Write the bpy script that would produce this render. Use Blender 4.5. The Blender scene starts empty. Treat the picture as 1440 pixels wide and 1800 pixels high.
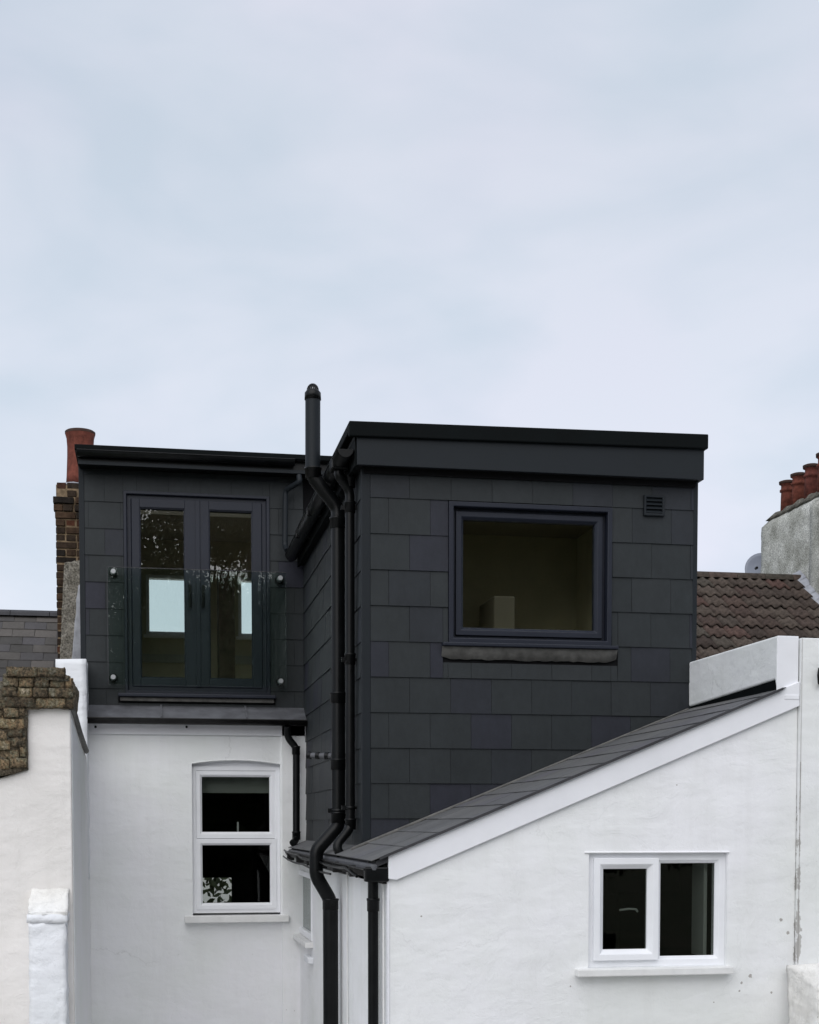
import bpy, bmesh, math, random
from mathutils import Vector, Matrix, noise
random.seed(7)
S = bpy.context.scene
COL = S.collection
R = math.radians

# ------------------------------------------------------------------ camera
CAM = Vector((0, 0, 4.3)); FPX = 2500.0; PPX, PPY = 720.0, 1581.0
PITCH, YAW = R(87.0), R(-10.3)
cd = bpy.data.cameras.new('camera'); cam = bpy.data.objects.new('camera', cd); COL.objects.link(cam)
cam.location = CAM; cam.rotation_euler = (PITCH, 0, YAW)
cd.sensor_fit = 'HORIZONTAL'; cd.sensor_width = 36; cd.lens = FPX / 1440 * 36
cd.shift_y = (PPY - 900) / 1440; cd.clip_start = .05; cd.clip_end = 2000
S.camera = cam
ROT = Matrix.Rotation(YAW, 3, 'Z') @ Matrix.Rotation(PITCH, 3, 'X')

# ------------------------------------------------------------------ world, sun, exposure
SUN_EL, SUN_AZ = R(40), R(200)
w = bpy.data.worlds.new('World'); S.world = w; w.use_nodes = True
nt = w.node_tree; nt.nodes.clear()
N = nt.nodes.new; L = nt.links.new
out = N('ShaderNodeOutputWorld'); bg = N('ShaderNodeBackground'); bg.inputs[1].default_value = 0.1
sky = N('ShaderNodeTexSky'); sky.sky_type = 'NISHITA'; sky.sun_disc = False
sky.sun_elevation = SUN_EL; sky.sun_rotation = SUN_AZ; sky.dust_density = 3; sky.air_density = 1.2
tc = N('ShaderNodeTexCoord'); mp = N('ShaderNodeMapping'); mp.inputs['Scale'].default_value = (1.5, 1.5, 3.4)
mp.inputs['Rotation'].default_value = (.25, .15, .6)
L(tc.outputs['Generated'], mp.inputs[0])
n1 = N('ShaderNodeTexNoise'); n1.inputs['Scale'].default_value = 3.6; n1.inputs['Detail'].default_value = 5; n1.inputs['Roughness'].default_value = .45; n1.inputs['Distortion'].default_value = .25
L(mp.outputs[0], n1.inputs[0])
rmp = N('ShaderNodeValToRGB'); e = rmp.color_ramp.elements
e[0].position = .38; e[0].color = (4.62, 5.22, 5.98, 1)
e[1].position = .64; e[1].color = (5.52, 5.82, 6.55, 1)
L(n1.outputs['Fac'], rmp.inputs[0])
n2 = N('ShaderNodeTexNoise'); n2.inputs['Scale'].default_value = 3.4; n2.inputs['Detail'].default_value = 2
mp2 = N('ShaderNodeMapping'); mp2.inputs['Location'].default_value = (3, 5, 1); L(tc.outputs['Generated'], mp2.inputs[0]); L(mp2.outputs[0], n2.inputs[0])
r2 = N('ShaderNodeValToRGB'); r2.color_ramp.elements[0].position = .45; r2.color_ramp.elements[0].color = (1, 1, 1, 1)
r2.color_ramp.elements[1].position = .7; r2.color_ramp.elements[1].color = (1.035, .985, 1.01, 1)
L(n2.outputs['Fac'], r2.inputs[0])
mu = N('ShaderNodeMix'); mu.data_type = 'RGBA'; mu.blend_type = 'MULTIPLY'; mu.inputs[0].default_value = 1
L(rmp.outputs[0], mu.inputs[6]); L(r2.outputs[0], mu.inputs[7])
# cloud deck pales towards the horizon
sx = N('ShaderNodeSeparateXYZ'); L(tc.outputs['Generated'], sx.inputs[0])
mr = N('ShaderNodeMapRange'); mr.inputs[1].default_value = 0; mr.inputs[2].default_value = .42; mr.inputs[3].default_value = 1.16; mr.inputs[4].default_value = .97
L(sx.outputs[2], mr.inputs[0])
mu2 = N('ShaderNodeVectorMath'); mu2.operation = 'SCALE'; L(mu.outputs[2], mu2.inputs[0]); L(mr.outputs[0], mu2.inputs['Scale'])
mx = N('ShaderNodeMix'); mx.data_type = 'RGBA'; mx.inputs[0].default_value = .93
L(sky.outputs[0], mx.inputs[6]); L(mu2.outputs[0], mx.inputs[7])
L(mx.outputs[2], bg.inputs[0]); L(bg.outputs[0], out.inputs[0])
sd = bpy.data.lights.new('sun', 'SUN'); sd.energy = 1.5; sd.angle = R(75); sd.color = (1, .98, .955)
sun = bpy.data.objects.new('sun', sd); COL.objects.link(sun)
sdir = Vector((math.sin(SUN_AZ) * math.cos(SUN_EL), math.cos(SUN_AZ) * math.cos(SUN_EL), math.sin(SUN_EL)))
sun.rotation_euler = sdir.to_track_quat('Z', 'Y').to_euler(); sun.location = (-10, -15, 20)
S.view_settings.view_transform = 'Standard'; S.view_settings.look = 'None'
S.view_settings.exposure = 0.44; S.view_settings.gamma = 1; S.view_settings.use_curve_mapping = False

# ------------------------------------------------------------------ measuring helpers
def ray(px, py):
    return ROT @ Vector(((px - PPX) / FPX, -(py - PPY) / FPX, -1))
def at(px, py, Y):          # point of the plane Y that the photograph shows at px, py
    d = ray(px, py); return CAM + d * (Y / d.y)
def atx(px, py, X):
    d = ray(px, py); return CAM + d * (X / d.x)
def XX(px, Y, py=1300): return at(px, py, Y).x
def ZZ(px, py, Y): return at(px, py, Y).z

# ------------------------------------------------------------------ object helpers
WL = {}
def link(o, parent=None, origin=(0, 0, 0)):
    COL.objects.link(o); origin = Vector(origin)
    if parent is not None:
        o.parent = parent; o.location = origin - WL[parent.name]
    else: o.location = origin
    WL[o.name] = origin
    return o
def thing(name, label, cat, loc, group=None):
    o = bpy.data.objects.new(name, None); o.empty_display_size = .2; link(o, None, loc)
    return tag(o, label, cat, group)
def tag(o, label=None, cat=None, group=None, kind=None):
    if label: o['label'] = label
    if cat: o['category'] = cat
    if group: o['group'] = group
    if kind: o['kind'] = kind
    return o
def subempty(name, parent, loc, label=None):
    o = bpy.data.objects.new(name, None); o.empty_display_size = .1; link(o, parent, loc)
    if label: o['label'] = label
    return o

class MB:
    def __init__(s): s.v = []; s.f = []; s.sm = []
    def add(s, vs, fs, smooth=False):
        b = len(s.v); s.v += [tuple(v) for v in vs]
        for f in fs: s.f.append(tuple(b + i for i in f)); s.sm.append(smooth)
        return s
    def box(s, x0, x1, y0, y1, z0, z1):
        vs = [(x, y, z) for z in (z0, z1) for y in (y0, y1) for x in (x0, x1)]
        return s.add(vs, [(0, 2, 3, 1), (4, 5, 7, 6), (0, 1, 5, 4), (2, 6, 7, 3), (0, 4, 6, 2), (1, 3, 7, 5)])
    def prism_y(s, poly, y0, y1):      # poly in x,z
        n = len(poly); vs = [(x, y0, z) for x, z in poly] + [(x, y1, z) for x, z in poly]
        fs = [tuple(range(n)), tuple(reversed(range(n, 2 * n)))] + [(i, i + n, (i + 1) % n + n, (i + 1) % n) for i in range(n)]
        return s.add(vs, fs)
    def prism_x(s, poly, x0, x1):      # poly in y,z
        n = len(poly); vs = [(x0, y, z) for y, z in poly] + [(x1, y, z) for y, z in poly]
        fs = [tuple(range(n)), tuple(reversed(range(n, 2 * n)))] + [(i, i + n, (i + 1) % n + n, (i + 1) % n) for i in range(n)]
        return s.add(vs, fs)
    def prism_z(s, poly, z0, z1):
        n = len(poly); vs = [(x, y, z0) for x, y in poly] + [(x, y, z1) for x, y in poly]
        fs = [tuple(range(n)), tuple(reversed(range(n, 2 * n)))] + [(i, i + n, (i + 1) % n + n, (i + 1) % n) for i in range(n)]
        return s.add(vs, fs)
    def tube(s, pts, r, seg=16, caps=True):
        pts = [Vector(p) for p in pts]; n = len(pts)
        rs = r if isinstance(r, (list, tuple)) else [r] * n
        up = None; rings = []
        for i, p in enumerate(pts):
            if i == 0: t = pts[1] - p
            elif i == n - 1: t = p - pts[i - 1]
            else: t = (pts[i + 1] - p).normalized() + (p - pts[i - 1]).normalized()
            t.normalize()
            if up is None:
                up = Vector((0, 1, 0)) if abs(t.y) < .9 else Vector((0, 0, 1))
            a = up - t * up.dot(t); a.normalize(); up = a; b = t.cross(a)
            k = 1.0
            if 0 < i < n - 1:
                c = (pts[i + 1] - p).normalized().dot((p - pts[i - 1]).normalized()); k = 1
            rings.append([p + (a * math.cos(q) + b * math.sin(q)) * rs[i] * k for q in [2 * math.pi * j / seg for j in range(seg)]])
        vs = [v for rg in rings for v in rg]; fs = []
        for i in range(n - 1):
            for j in range(seg):
                fs.append((i * seg + j, i * seg + (j + 1) % seg, (i + 1) * seg + (j + 1) % seg, (i + 1) * seg + j))
        s.add(vs, fs, True)
        if caps:
            s.add(rings[0], [tuple(reversed(range(seg)))]); s.add(rings[-1], [tuple(range(seg))])
        return s
    def lathe(s, prof, c, seg=24, smooth=True):      # prof (r,z)
        c = Vector(c); vs = []
        for r, z in prof:
            for j in range(seg):
                a = 2 * math.pi * j / seg; vs.append((c.x + r * math.cos(a), c.y + r * math.sin(a), c.z + z))
        fs = []
        for i in range(len(prof) - 1):
            for j in range(seg):
                fs.append((i * seg + j, i * seg + (j + 1) % seg, (i + 1) * seg + (j + 1) % seg, (i + 1) * seg + j))
        return s.add(vs, fs, smooth)
    def ring(s, x0, x1, z0, z1, prof):   # mitred rectangular frame in XZ, prof = closed list (inset, y)
        n = len(prof); vs = []
        for t, y in prof:
            vs += [(x0 + t, y, z0 + t), (x1 - t, y, z0 + t), (x1 - t, y, z1 - t), (x0 + t, y, z1 - t)]
        fs = []
        for i in range(n):
            k = (i + 1) % n
            for j in range(4):
                j2 = (j + 1) % 4; fs.append((i * 4 + j, i * 4 + j2, k * 4 + j2, k * 4 + j))
        return s.add(vs, fs)
    def swapxy(s, X):   # turns a frame built about (u=y, depth=x offset)
        s.v = [(X + v[1], v[0], v[2]) for v in s.v]; return s
    def build(s, name, m, parent=None, origin=None, bevel=0, label=None, seg=2):
        me = bpy.data.meshes.new(name)
        if origin is None:
            n = len(s.v); xs = [v[0] for v in s.v]; ys = [v[1] for v in s.v]; zs = [v[2] for v in s.v]
            origin = ((min(xs) + max(xs)) / 2, (min(ys) + max(ys)) / 2, min(zs))
        o3 = Vector(origin)
        me.from_pydata([Vector(v) - o3 for v in s.v], [], s.f)
        bm = bmesh.new(); bm.from_mesh(me); bmesh.ops.recalc_face_normals(bm, faces=bm.faces); bm.to_mesh(me); bm.free()
        me.polygons.foreach_set('use_smooth', s.sm)
        me.materials.append(m)
        o = bpy.data.objects.new(name, me); link(o, parent, o3)
        if bevel:
            b = o.modifiers.new('bevel', 'BEVEL'); b.width = bevel; b.segments = seg; b.limit_method = 'ANGLE'; b.angle_limit = R(40)
            b.harden_normals = False
        if label: o['label'] = label
        return o

def fillet(pts, r=.06, n=5):
    pts = [Vector(p) for p in pts]; outp = [pts[0]]
    for i in range(1, len(pts) - 1):
        p = pts[i]; a = pts[i - 1] - p; b = pts[i + 1] - p
        rr = min(r, a.length * .45, b.length * .45); a = p + a.normalized() * rr; b = p + b.normalized() * rr
        for k in range(n + 1):
            t = k / n; outp.append(a * (1 - t) ** 2 + p * 2 * t * (1 - t) + b * t * t)
    outp.append(pts[-1]); return outp

# ------------------------------------------------------------------ materials
def mat(name): 
    m = bpy.data.materials.new(name); m.use_nodes = True; t = m.node_tree
    return m, t, t.nodes['Principled BSDF']
def noise_node(t, scale, detail=4, rough=.55, vec=None, stretch=None, coord='Object', dist=0):
    n = t.nodes.new('ShaderNodeTexNoise'); n.inputs['Scale'].default_value = scale; n.inputs['Detail'].default_value = detail
    n.inputs['Roughness'].default_value = rough; n.inputs['Distortion'].default_value = dist
    if coord == 'World':
        g = t.nodes.new('ShaderNodeNewGeometry'); src = g.outputs['Position']
    else:
        c = t.nodes.new('ShaderNodeTexCoord'); src = c.outputs['Object']
    if stretch:
        q = t.nodes.new('ShaderNodeMapping'); q.inputs['Scale'].default_value = stretch; t.links.new(src, q.inputs[0]); src = q.outputs[0]
    t.links.new(src, n.inputs['Vector']); return n
def ramp(t, src, stops):
    r = t.nodes.new('ShaderNodeValToRGB'); el = r.color_ramp.elements
    while len(el) < len(stops): el.new(.5)
    for k, (p, c) in enumerate(stops):
        el[k].position = p; el[k].color = c if len(c) == 4 else (*c, 1)
    t.links.new(src, r.inputs[0]); return r
def mixc(t, f, a, b, mode='MIX'):
    m = t.nodes.new('ShaderNodeMix'); m.data_type = 'RGBA'; m.blend_type = mode
    for sock, v in ((0, f), (6, a), (7, b)):
        if isinstance(v, (int, float)): m.inputs[sock].default_value = v
        elif isinstance(v, tuple): m.inputs[sock].default_value = v if len(v) == 4 else (*v, 1)
        else: t.links.new(v, m.inputs[sock])
    return m.outputs[2]
def bump(t, b, src, strength, dist=.01, prev=None):
    n = t.nodes.new('ShaderNodeBump'); n.inputs['Strength'].default_value = strength; n.inputs['Distance'].default_value = dist
    t.links.new(src, n.inputs['Height'])
    if prev is not None: t.links.new(prev, n.inputs['Normal'])
    t.links.new(n.outputs[0], b.inputs['Normal']); return n.outputs[0]

def m_render(name, base, tint, dirt=.35, bumpk=.5, crackamt=1.0, seam=None):
    m, t, b = mat(name)
    n = noise_node(t, .9, 5, .6, coord='World'); c = ramp(t, n.outputs['Fac'], [(.35, base), (.65, tint)]).outputs[0]
    st = noise_node(t, 1.0, 6, .65, coord='World', stretch=(6, 6, .55))
    sf = ramp(t, st.outputs['Fac'], [(.5, (0, 0, 0)), (.78, (dirt, dirt, dirt))]).outputs[0]
    c = mixc(t, sf, c, (.46, .45, .42))
    sp = noise_node(t, 38, 2, .5, coord='World'); big = noise_node(t, 1.7, 3, .6, coord='World')
    s1 = ramp(t, sp.outputs['Fac'], [(.74, (0, 0, 0)), (.78, (.45, .45, .45))]).outputs[0]
    s2 = ramp(t, big.outputs['Fac'], [(.55, (0, 0, 0)), (.62, (1, 1, 1))]).outputs[0]
    c = mixc(t, mixc(t, 1.0, s1, s2, 'MULTIPLY'), c, (.2, .18, .15))
    # hairline cracks
    g = t.nodes.new('ShaderNodeNewGeometry'); wn = noise_node(t, 3, 5, .7, coord='World')
    ad = t.nodes.new('ShaderNodeVectorMath'); ad.operation = 'MULTIPLY_ADD'; t.links.new(wn.outputs['Color'], ad.inputs[0])
    ad.inputs[1].default_value = (.35, .35, .35); t.links.new(g.outputs['Position'], ad.inputs[2])
    vo = t.nodes.new('ShaderNodeTexVoronoi'); vo.feature = 'DISTANCE_TO_EDGE'; vo.inputs['Scale'].default_value = .8
    t.links.new(ad.outputs[0], vo.inputs['Vector'])
    cr = ramp(t, vo.outputs['Distance'], [(.0, (1, 1, 1)), (.006, (0, 0, 0))]).outputs[0]
    mk = noise_node(t, .8, 2, .5, coord='World', stretch=(1, 1, 1)); mk2 = ramp(t, mk.outputs['Fac'], [(.55, (0, 0, 0)), (.63, (.34 * crackamt,) * 3)]).outputs[0]
    c = mixc(t, mixc(t, 1.0, cr, mk2, 'MULTIPLY'), c, (.33, .33, .32))
    if seam is not None:      # dirt lodged along a wall junction, ragged
        sx_ = t.nodes.new('ShaderNodeSeparateXYZ'); t.links.new(g.outputs['Position'], sx_.inputs[0])
        def mth(op, a, b_=None, clamp=False):
            n_ = t.nodes.new('ShaderNodeMath'); n_.operation = op; n_.use_clamp = clamp
            for i_, v_ in enumerate((a, b_)):
                if v_ is None: continue
                if isinstance(v_, (int, float)): n_.inputs[i_].default_value = v_
                else: t.links.new(v_, n_.inputs[i_])
            return n_.outputs[0]
        dx_ = mth('ABSOLUTE', mth('SUBTRACT', sx_.outputs[0], seam[0]))
        nn = noise_node(t, 9, 6, .75, coord='World', stretch=(1, 1, .6)); hz__ = t.nodes.new('ShaderNodeMapRange'); hz__.inputs[1].default_value = seam[1]; hz__.inputs[2].default_value = seam[1] - 1.35; hz__.inputs[3].default_value = .0; hz__.inputs[4].default_value = .17
        t.links.new(sx_.outputs[2], hz__.inputs[0]); wd = mth('MULTIPLY', mth('SUBTRACT', nn.outputs['Fac'], .46), hz__.outputs[0])
        near = mth('GREATER_THAN', mth('ADD', wd, .004), dx_)
        zl = mth('LESS_THAN', sx_.outputs[2], seam[1])
        c = mixc(t, mth('MULTIPLY', mth('MULTIPLY', near, zl), .6), c, (.24, .22, .19))
        for (cx_, cz_, r_) in [(*at(px_, py_, 8.5).xz, rr_) for px_, py_, rr_ in ((741, 1611, .012), (1373, 1617, .02), (1319, 1716, .022), (1304, 1728, .016), (1300, 1742, .012), (1385, 1640, .02), (1003, 1734, .01), (1356, 1745, .014), (1255, 1762, .008), (1190, 1380, .008))]:
            vd = t.nodes.new('ShaderNodeVectorMath'); vd.operation = 'DISTANCE'; vd.inputs[1].default_value = (cx_, 8.5, cz_)
            t.links.new(g.outputs['Position'], vd.inputs[0]); nz_ = noise_node(t, 60, 3, .7, coord='World')
            inn = mth('LESS_THAN', vd.outputs['Value'], mth('MULTIPLY', nz_.outputs['Fac'], r_ * 1.05)); c = mixc(t, mth('MULTIPLY', inn, .7), c, (.25, .22, .19))
        dx2 = mth('LESS_THAN', dx_, .004); c = mixc(t, mth('MULTIPLY', dx2, .45), c, (.2, .19, .18))
    t.links.new(c, b.inputs['Base Color']); b.inputs['Roughness'].default_value = .75
    b.inputs['Specular IOR Level'].default_value = .3
    h1 = noise_node(t, 7, 6, .6, coord='World'); p = bump(t, b, h1.outputs['Fac'], bumpk, .012)
    h2 = noise_node(t, 70, 3, .6, coord='World'); p = bump(t, b, h2.outputs['Fac'], bumpk * .6, .002, p)
    h3 = noise_node(t, 1.6, 3, .5, coord='World', stretch=(1, 1, 2.2)); p = bump(t, b, h3.outputs['Fac'], bumpk * .9, .05, p)
    h4 = noise_node(t, 2.6, 7, .7, coord='World', dist=1.2); rr4 = ramp(t, h4.outputs['Fac'], [(.50, (0, 0, 0)), (.56, (1, 1, 1))]); bump(t, b, rr4.outputs[0], bumpk * .35, .006, p)
    return m
M = {}
M['render'] = m_render('white_render', (.80, .815, .80), (.89, .89, .915), .15, .5, .45, (4.061, 4.7))
M['render_back'] = m_render('white_render_cool', (.81, .83, .82), (.87, .87, .90), .12, .5, .7)
M['render_warm'] = m_render('cream_render', (.75, .725, .70), (.82, .795, .775), .2, .6, 2.2)
M['render_rough'] = m_render('rough_whitewash', (.78, .76, .72), (.9, .9, .89), .5, 1.5, 1.2)
M['render_grey'] = m_render('grey_blue_whitewash', (.74, .765, .79), (.84, .855, .89), .2, 1.0, .8)

def m_simple(name, col, rough, spec=.5, var=.12, scale=6, bumpk=0.0, bs=40, coord='World', metallic=0):
    m, t, b = mat(name)
    n = noise_node(t, scale, 5, .6, coord=coord)
    lo = tuple(x * (1 - var) for x in col); hi = tuple(min(1, x * (1 + var)) for x in col)
    c = ramp(t, n.outputs['Fac'], [(.3, lo), (.7, hi)]).outputs[0]; t.links.new(c, b.inputs['Base Color'])
    rr = t.nodes.new('ShaderNodeMapRange'); rr.inputs[3].default_value = max(.05, rough - .08); rr.inputs[4].default_value = min(1, rough + .1)
    t.links.new(n.outputs['Fac'], rr.inputs[0]); t.links.new(rr.outputs[0], b.inputs['Roughness'])
    b.inputs['Specular IOR Level'].default_value = spec; b.inputs['Metallic'].default_value = metallic
    if bumpk:
        h = noise_node(t, bs, 4, .6, coord=coord); bump(t, b, h.outputs['Fac'], bumpk, .004)
    return m
M['upvc'] = m_simple('white_upvc', (.86, .87, .90), .35, .5, .03, 5)
M['board'] = m_simple('white_painted_board', (.84, .845, .88), .5, .4, .04, 3, .15, 25)
M['floorwood'] = m_simple('oak_floor', (.42, .34, .24), .6, .3, .15, 4)
M['sill'] = m_simple('painted_sill', (.78, .78, .77), .6, .4, .07, 8, .3, 40)
M['black'] = m_simple('black_plastic', (.0035, .004, .0045), .34, .22, .4, 9)
M['gutterblack'] = m_simple('old_black_gutter', (.008, .0075, .0075), .5, .35, .6, 14, .4, 60)
M['trim'] = m_simple('black_roof_trim', (.0022, .0036, .004), .7, .1, .3, 5, .3, 12)
M['fascia'] = m_simple('anthracite_fascia', (.0092, .0125, .016), .55, .25, .1, 3)
M['frame'] = m_simple('anthracite_window_frame', (.0135, .0165, .027), .42, .3, .08, 4)
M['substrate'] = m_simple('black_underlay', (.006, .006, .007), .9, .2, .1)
M['lead'] = m_simple('lead', (.095, .098, .108), .6, .4, .3, 7, .6, 18)
M['leadbrown'] = m_simple('weathered_lead_apron', (.125, .122, .115), .7, .3, .35, 12, .9, 22)
M['leadlight'] = m_simple('pale_lead', (.30, .31, .34), .5, .5, .3, 10, .9, 25)
M['felt'] = m_simple('roofing_felt', (.05, .05, .055), .8, .3, .3, 4, .4, 60)
M['steel'] = m_simple('polished_steel', (.33, .34, .35), .4, .5, .02, 4, metallic=.55)
M['wood'] = m_simple('dark_timber', (.035, .04, .032), .8, .3, .4, 12, .4, 30)
M['dish'] = m_simple('grey_dish', (.22, .24, .29), .5, .4, .06)
M['wall_in'] = m_simple('interior_paint', (.56, .53, .42), .9, .2, .06)
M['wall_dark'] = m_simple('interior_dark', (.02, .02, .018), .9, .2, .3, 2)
M['blind'] = m_simple('blind', (.42, .44, .42), .9, .2, .04)
M['ceil_in'] = m_simple('interior_ceiling', (.3, .28, .23), .9, .2, .03)
M['brickhouse'] = m_simple('london_stock_brickwork', (.25, .2, .14), .9, .2, .25, 8, .4, 30)
M['concrete'] = m_simple('pale_bounce_concrete', (.42, .41, .39), .9, .2, .15, 3, .3, 40)
M['bark'] = m_simple('bark', (.05, .038, .028), .9, .2, .4, 8, 1, 14)
M['soilwood'] = m_simple('shed_boards', (.03, .032, .027), .85, .3, .5, 12, .4, 30)

def m_slate(name, a, b2, purple, rough=.55):
    m, t, b = mat(name)
    oi = t.nodes.new('ShaderNodeObjectInfo'); c = ramp(t, oi.outputs['Random'], [(0, a), (.45, b2), (.72, a), (1, purple)]).outputs[0]
    n = noise_node(t, 2.2, 6, .65, coord='World'); c = mixc(t, .55, c, ramp(t, n.outputs['Fac'], [(.3, (.72, .72, .72)), (.7, (1.25, 1.25, 1.25))]).outputs[0], 'MULTIPLY')
    n2 = noise_node(t, 26, 5, .7, coord='World', stretch=(1, 1, .5)); c = mixc(t, .3, c, ramp(t, n2.outputs['Fac'], [(.35, (.7, .7, .7)), (.7, (1.35, 1.35, 1.35))]).outputs[0], 'MULTIPLY')
    t.links.new(c, b.inputs['Base Color']); b.inputs['Roughness'].default_value = rough; b.inputs['Specular IOR Level'].default_value = .25
    h = noise_node(t, 55, 5, .7, coord='World'); bump(t, b, h.outputs['Fac'], .35, .002)
    return m
M['slate'] = m_slate('fibre_cement_slate', (.0195, .0235, .0258), (.023, .0268, .029), (.0213, .0223, .033))
M['roofslate'] = m_slate('grey_roof_slate', (.115, .117, .12), (.135, .135, .135), (.125, .123, .135), .6)
M['oldslate'] = m_slate('weathered_slate', (.06, .057, .054), (.11, .10, .092), (.08, .076, .08), .85)

def m_lichen(name, cols, scale=9, bumpk=1.2):
    m, t, b = mat(name)
    n = noise_node(t, scale, 8, .72, coord='World'); c = ramp(t, n.outputs['Fac'], cols).outputs[0]
    n2 = noise_node(t, 55, 4, .7, coord='World'); c = mixc(t, .8, c, ramp(t, n2.outputs['Fac'], [(.38, (.35, .35, .35)), (.6, (1.5, 1.5, 1.5))]).outputs[0], 'MULTIPLY')
    t.links.new(c, b.inputs['Base Color']); b.inputs['Roughness'].default_value = .95; b.inputs['Specular IOR Level'].default_value = .15
    h = noise_node(t, 24, 7, .75, coord='World'); bump(t, b, h.outputs['Fac'], bumpk, .02)
    return m
M['moss'] = m_lichen('mossy_masonry', [(.28, (.05, .045, .036)), (.40, (.12, .105, .08)), (.5, (.2, .165, .12)), (.58, (.13, .125, .095)), (.74, (.36, .35, .31))], 13, 1.6)
M['mossbrick'] = m_lichen('mossy_old_brick', [(.32, (.035, .032, .026)), (.44, (.12, .105, .08)), (.48, (.24, .185, .13)), (.56, (.15, .145, .105)), (.68, (.40, .38, .33)), (.8, (.22, .20, .16))], 15, 1.8)
t_ = M['mossbrick'].node_tree; oi_ = t_.nodes.new('ShaderNodeObjectInfo'); b_ = t_.nodes['Principled BSDF']; src_ = b_.inputs['Base Color'].links[0].from_socket
t_.links.new(mixc(t_, .9, src_, ramp(t_, oi_.outputs['Random'], [(0, (.45, .42, .4)), (.5, (1, .95, .85)), (1, (1.5, 1.3, 1.05))]).outputs[0], 'MULTIPLY'), b_.inputs['Base Color'])
M['pebble'] = m_lichen('weathered_roughcast', [(.25, (.09, .085, .07)), (.45, (.2, .185, .155)), (.7, (.36, .34, .30))], 16)
M['stackrender'] = m_lichen('stained_stack_render', [(.25, (.2, .2, .17)), (.45, (.40, .40, .36)), (.62, (.58, .58, .54)), (.8, (.66, .67, .64))], 2.2, .5)
t_ = M['stackrender'].node_tree
M['flaunch'] = m_lichen('dark_flaunching', [(.3, (.07, .065, .055)), (.6, (.2, .19, .16)), (.8, (.3, .29, .26))], 8)

def m_piece(name, cols, rough=.9, bumpk=.8):
    m, t, b = mat(name)
    oi = t.nodes.new('ShaderNodeObjectInfo'); c = ramp(t, oi.outputs['Random'], cols).outputs[0]
    n = noise_node(t, 14, 6, .7, coord='World'); c = mixc(t, .85, c, ramp(t, n.outputs['Fac'], [(.32, (.4, .4, .4)), (.68, (1.5, 1.5, 1.5))]).outputs[0], 'MULTIPLY')
    t.links.new(c, b.inputs['Base Color']); b.inputs['Roughness'].default_value = rough; b.inputs['Specular IOR Level'].default_value = .2
    h = noise_node(t, 50, 5, .7, coord='World'); bump(t, b, h.outputs['Fac'], bumpk, .006)
    return m
M['brick'] = m_piece('stock_brick', [(0, (.018, .015, .013)), (.4, (.04, .028, .02)), (.7, (.075, .045, .028)), (.9, (.02, .018, .015)), (1, (.12, .045, .026))], .95, 1.2)
M['mortar'] = m_simple('old_mortar', (.19, .14, .09), .95, .1, .5, 20, .8, 60)
M['terracotta'] = m_piece('terracotta', [(0, (.13, .040, .027)), (.5, (.17, .052, .033)), (1, (.115, .036, .028))], .85, .5)
M['potsoot'] = m_simple('sooty_terracotta', (.05, .03, .024), .9, .2, .4, 20, .5, 50)
M['tile'] = m_piece('brown_concrete_tile', [(0, (.045, .034, .029)), (.3, (.078, .062, .051)), (.6, (.058, .040, .034)), (.85, (.068, .06, .05)), (1, (.085, .045, .038))], .85, .9)
M['ridge'] = m_piece('ridge_tile', [(0, (.045, .04, .032)), (1, (.075, .05, .042))], .85, .5)

def m_glass(name, tint, k=2.2, rough=0.0):
    m = bpy.data.materials.new(name); m.use_nodes = True; t = m.node_tree; t.nodes.clear()
    o = t.nodes.new('ShaderNodeOutputMaterial'); mx = t.nodes.new('ShaderNodeMixShader'); tr = t.nodes.new('ShaderNodeBsdfTransparent')
    gl = t.nodes.new('ShaderNodeBsdfGlossy'); gl.inputs['Roughness'].default_value = rough; tr.inputs[0].default_value = (*tint, 1)
    fr = t.nodes.new('ShaderNodeFresnel'); fr.inputs[0].default_value = 1.5
    ml = t.nodes.new('ShaderNodeMath'); ml.operation = 'MULTIPLY'; ml.inputs[1].default_value = k; ml.use_clamp = True
    t.links.new(fr.outputs[0], ml.inputs[0]); t.links.new(ml.outputs[0], mx.inputs[0]); t.links.new(tr.outputs[0], mx.inputs[1]); t.links.new(gl.outputs[0], mx.inputs[2])
    h = noise_node(t, 1.7, 2, .5, coord='World'); bp = t.nodes.new('ShaderNodeBump'); bp.inputs['Strength'].default_value = .03; bp.inputs['Distance'].default_value = .02
    t.links.new(h.outputs['Fac'], bp.inputs['Height']); t.links.new(bp.outputs[0], gl.inputs['Normal']); 
    t.links.new(mx.outputs[0], o.inputs[0]); return m
M['glass'] = m_glass('window_glass', (.75, .77, .75), .6)
M['glass_clear'] = m_glass('clear_double_glass', (.97, .98, .965), 1.45)
M['glass_dark'] = m_glass('dark_double_glass', (.93, .94, .88), .34)
M['glass_green'] = m_glass('green_toughened_glass', (.90, .955, .93), .8)
def m_frost():
    m, t, b = mat('obscured_glass'); n = noise_node(t, 1.2, 3, .5, coord='World', stretch=(8, 8, 1))
    c = ramp(t, n.outputs['Fac'], [(.3, (.07, .10, .09)), (.7, (.16, .20, .19))]).outputs[0]; t.links.new(c, b.inputs['Base Color'])
    b.inputs['Roughness'].default_value = .25; h = noise_node(t, 60, 3, .6, coord='World'); bump(t, b, h.outputs['Fac'], .6, .003); return m
M['frost'] = m_frost()

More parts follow.
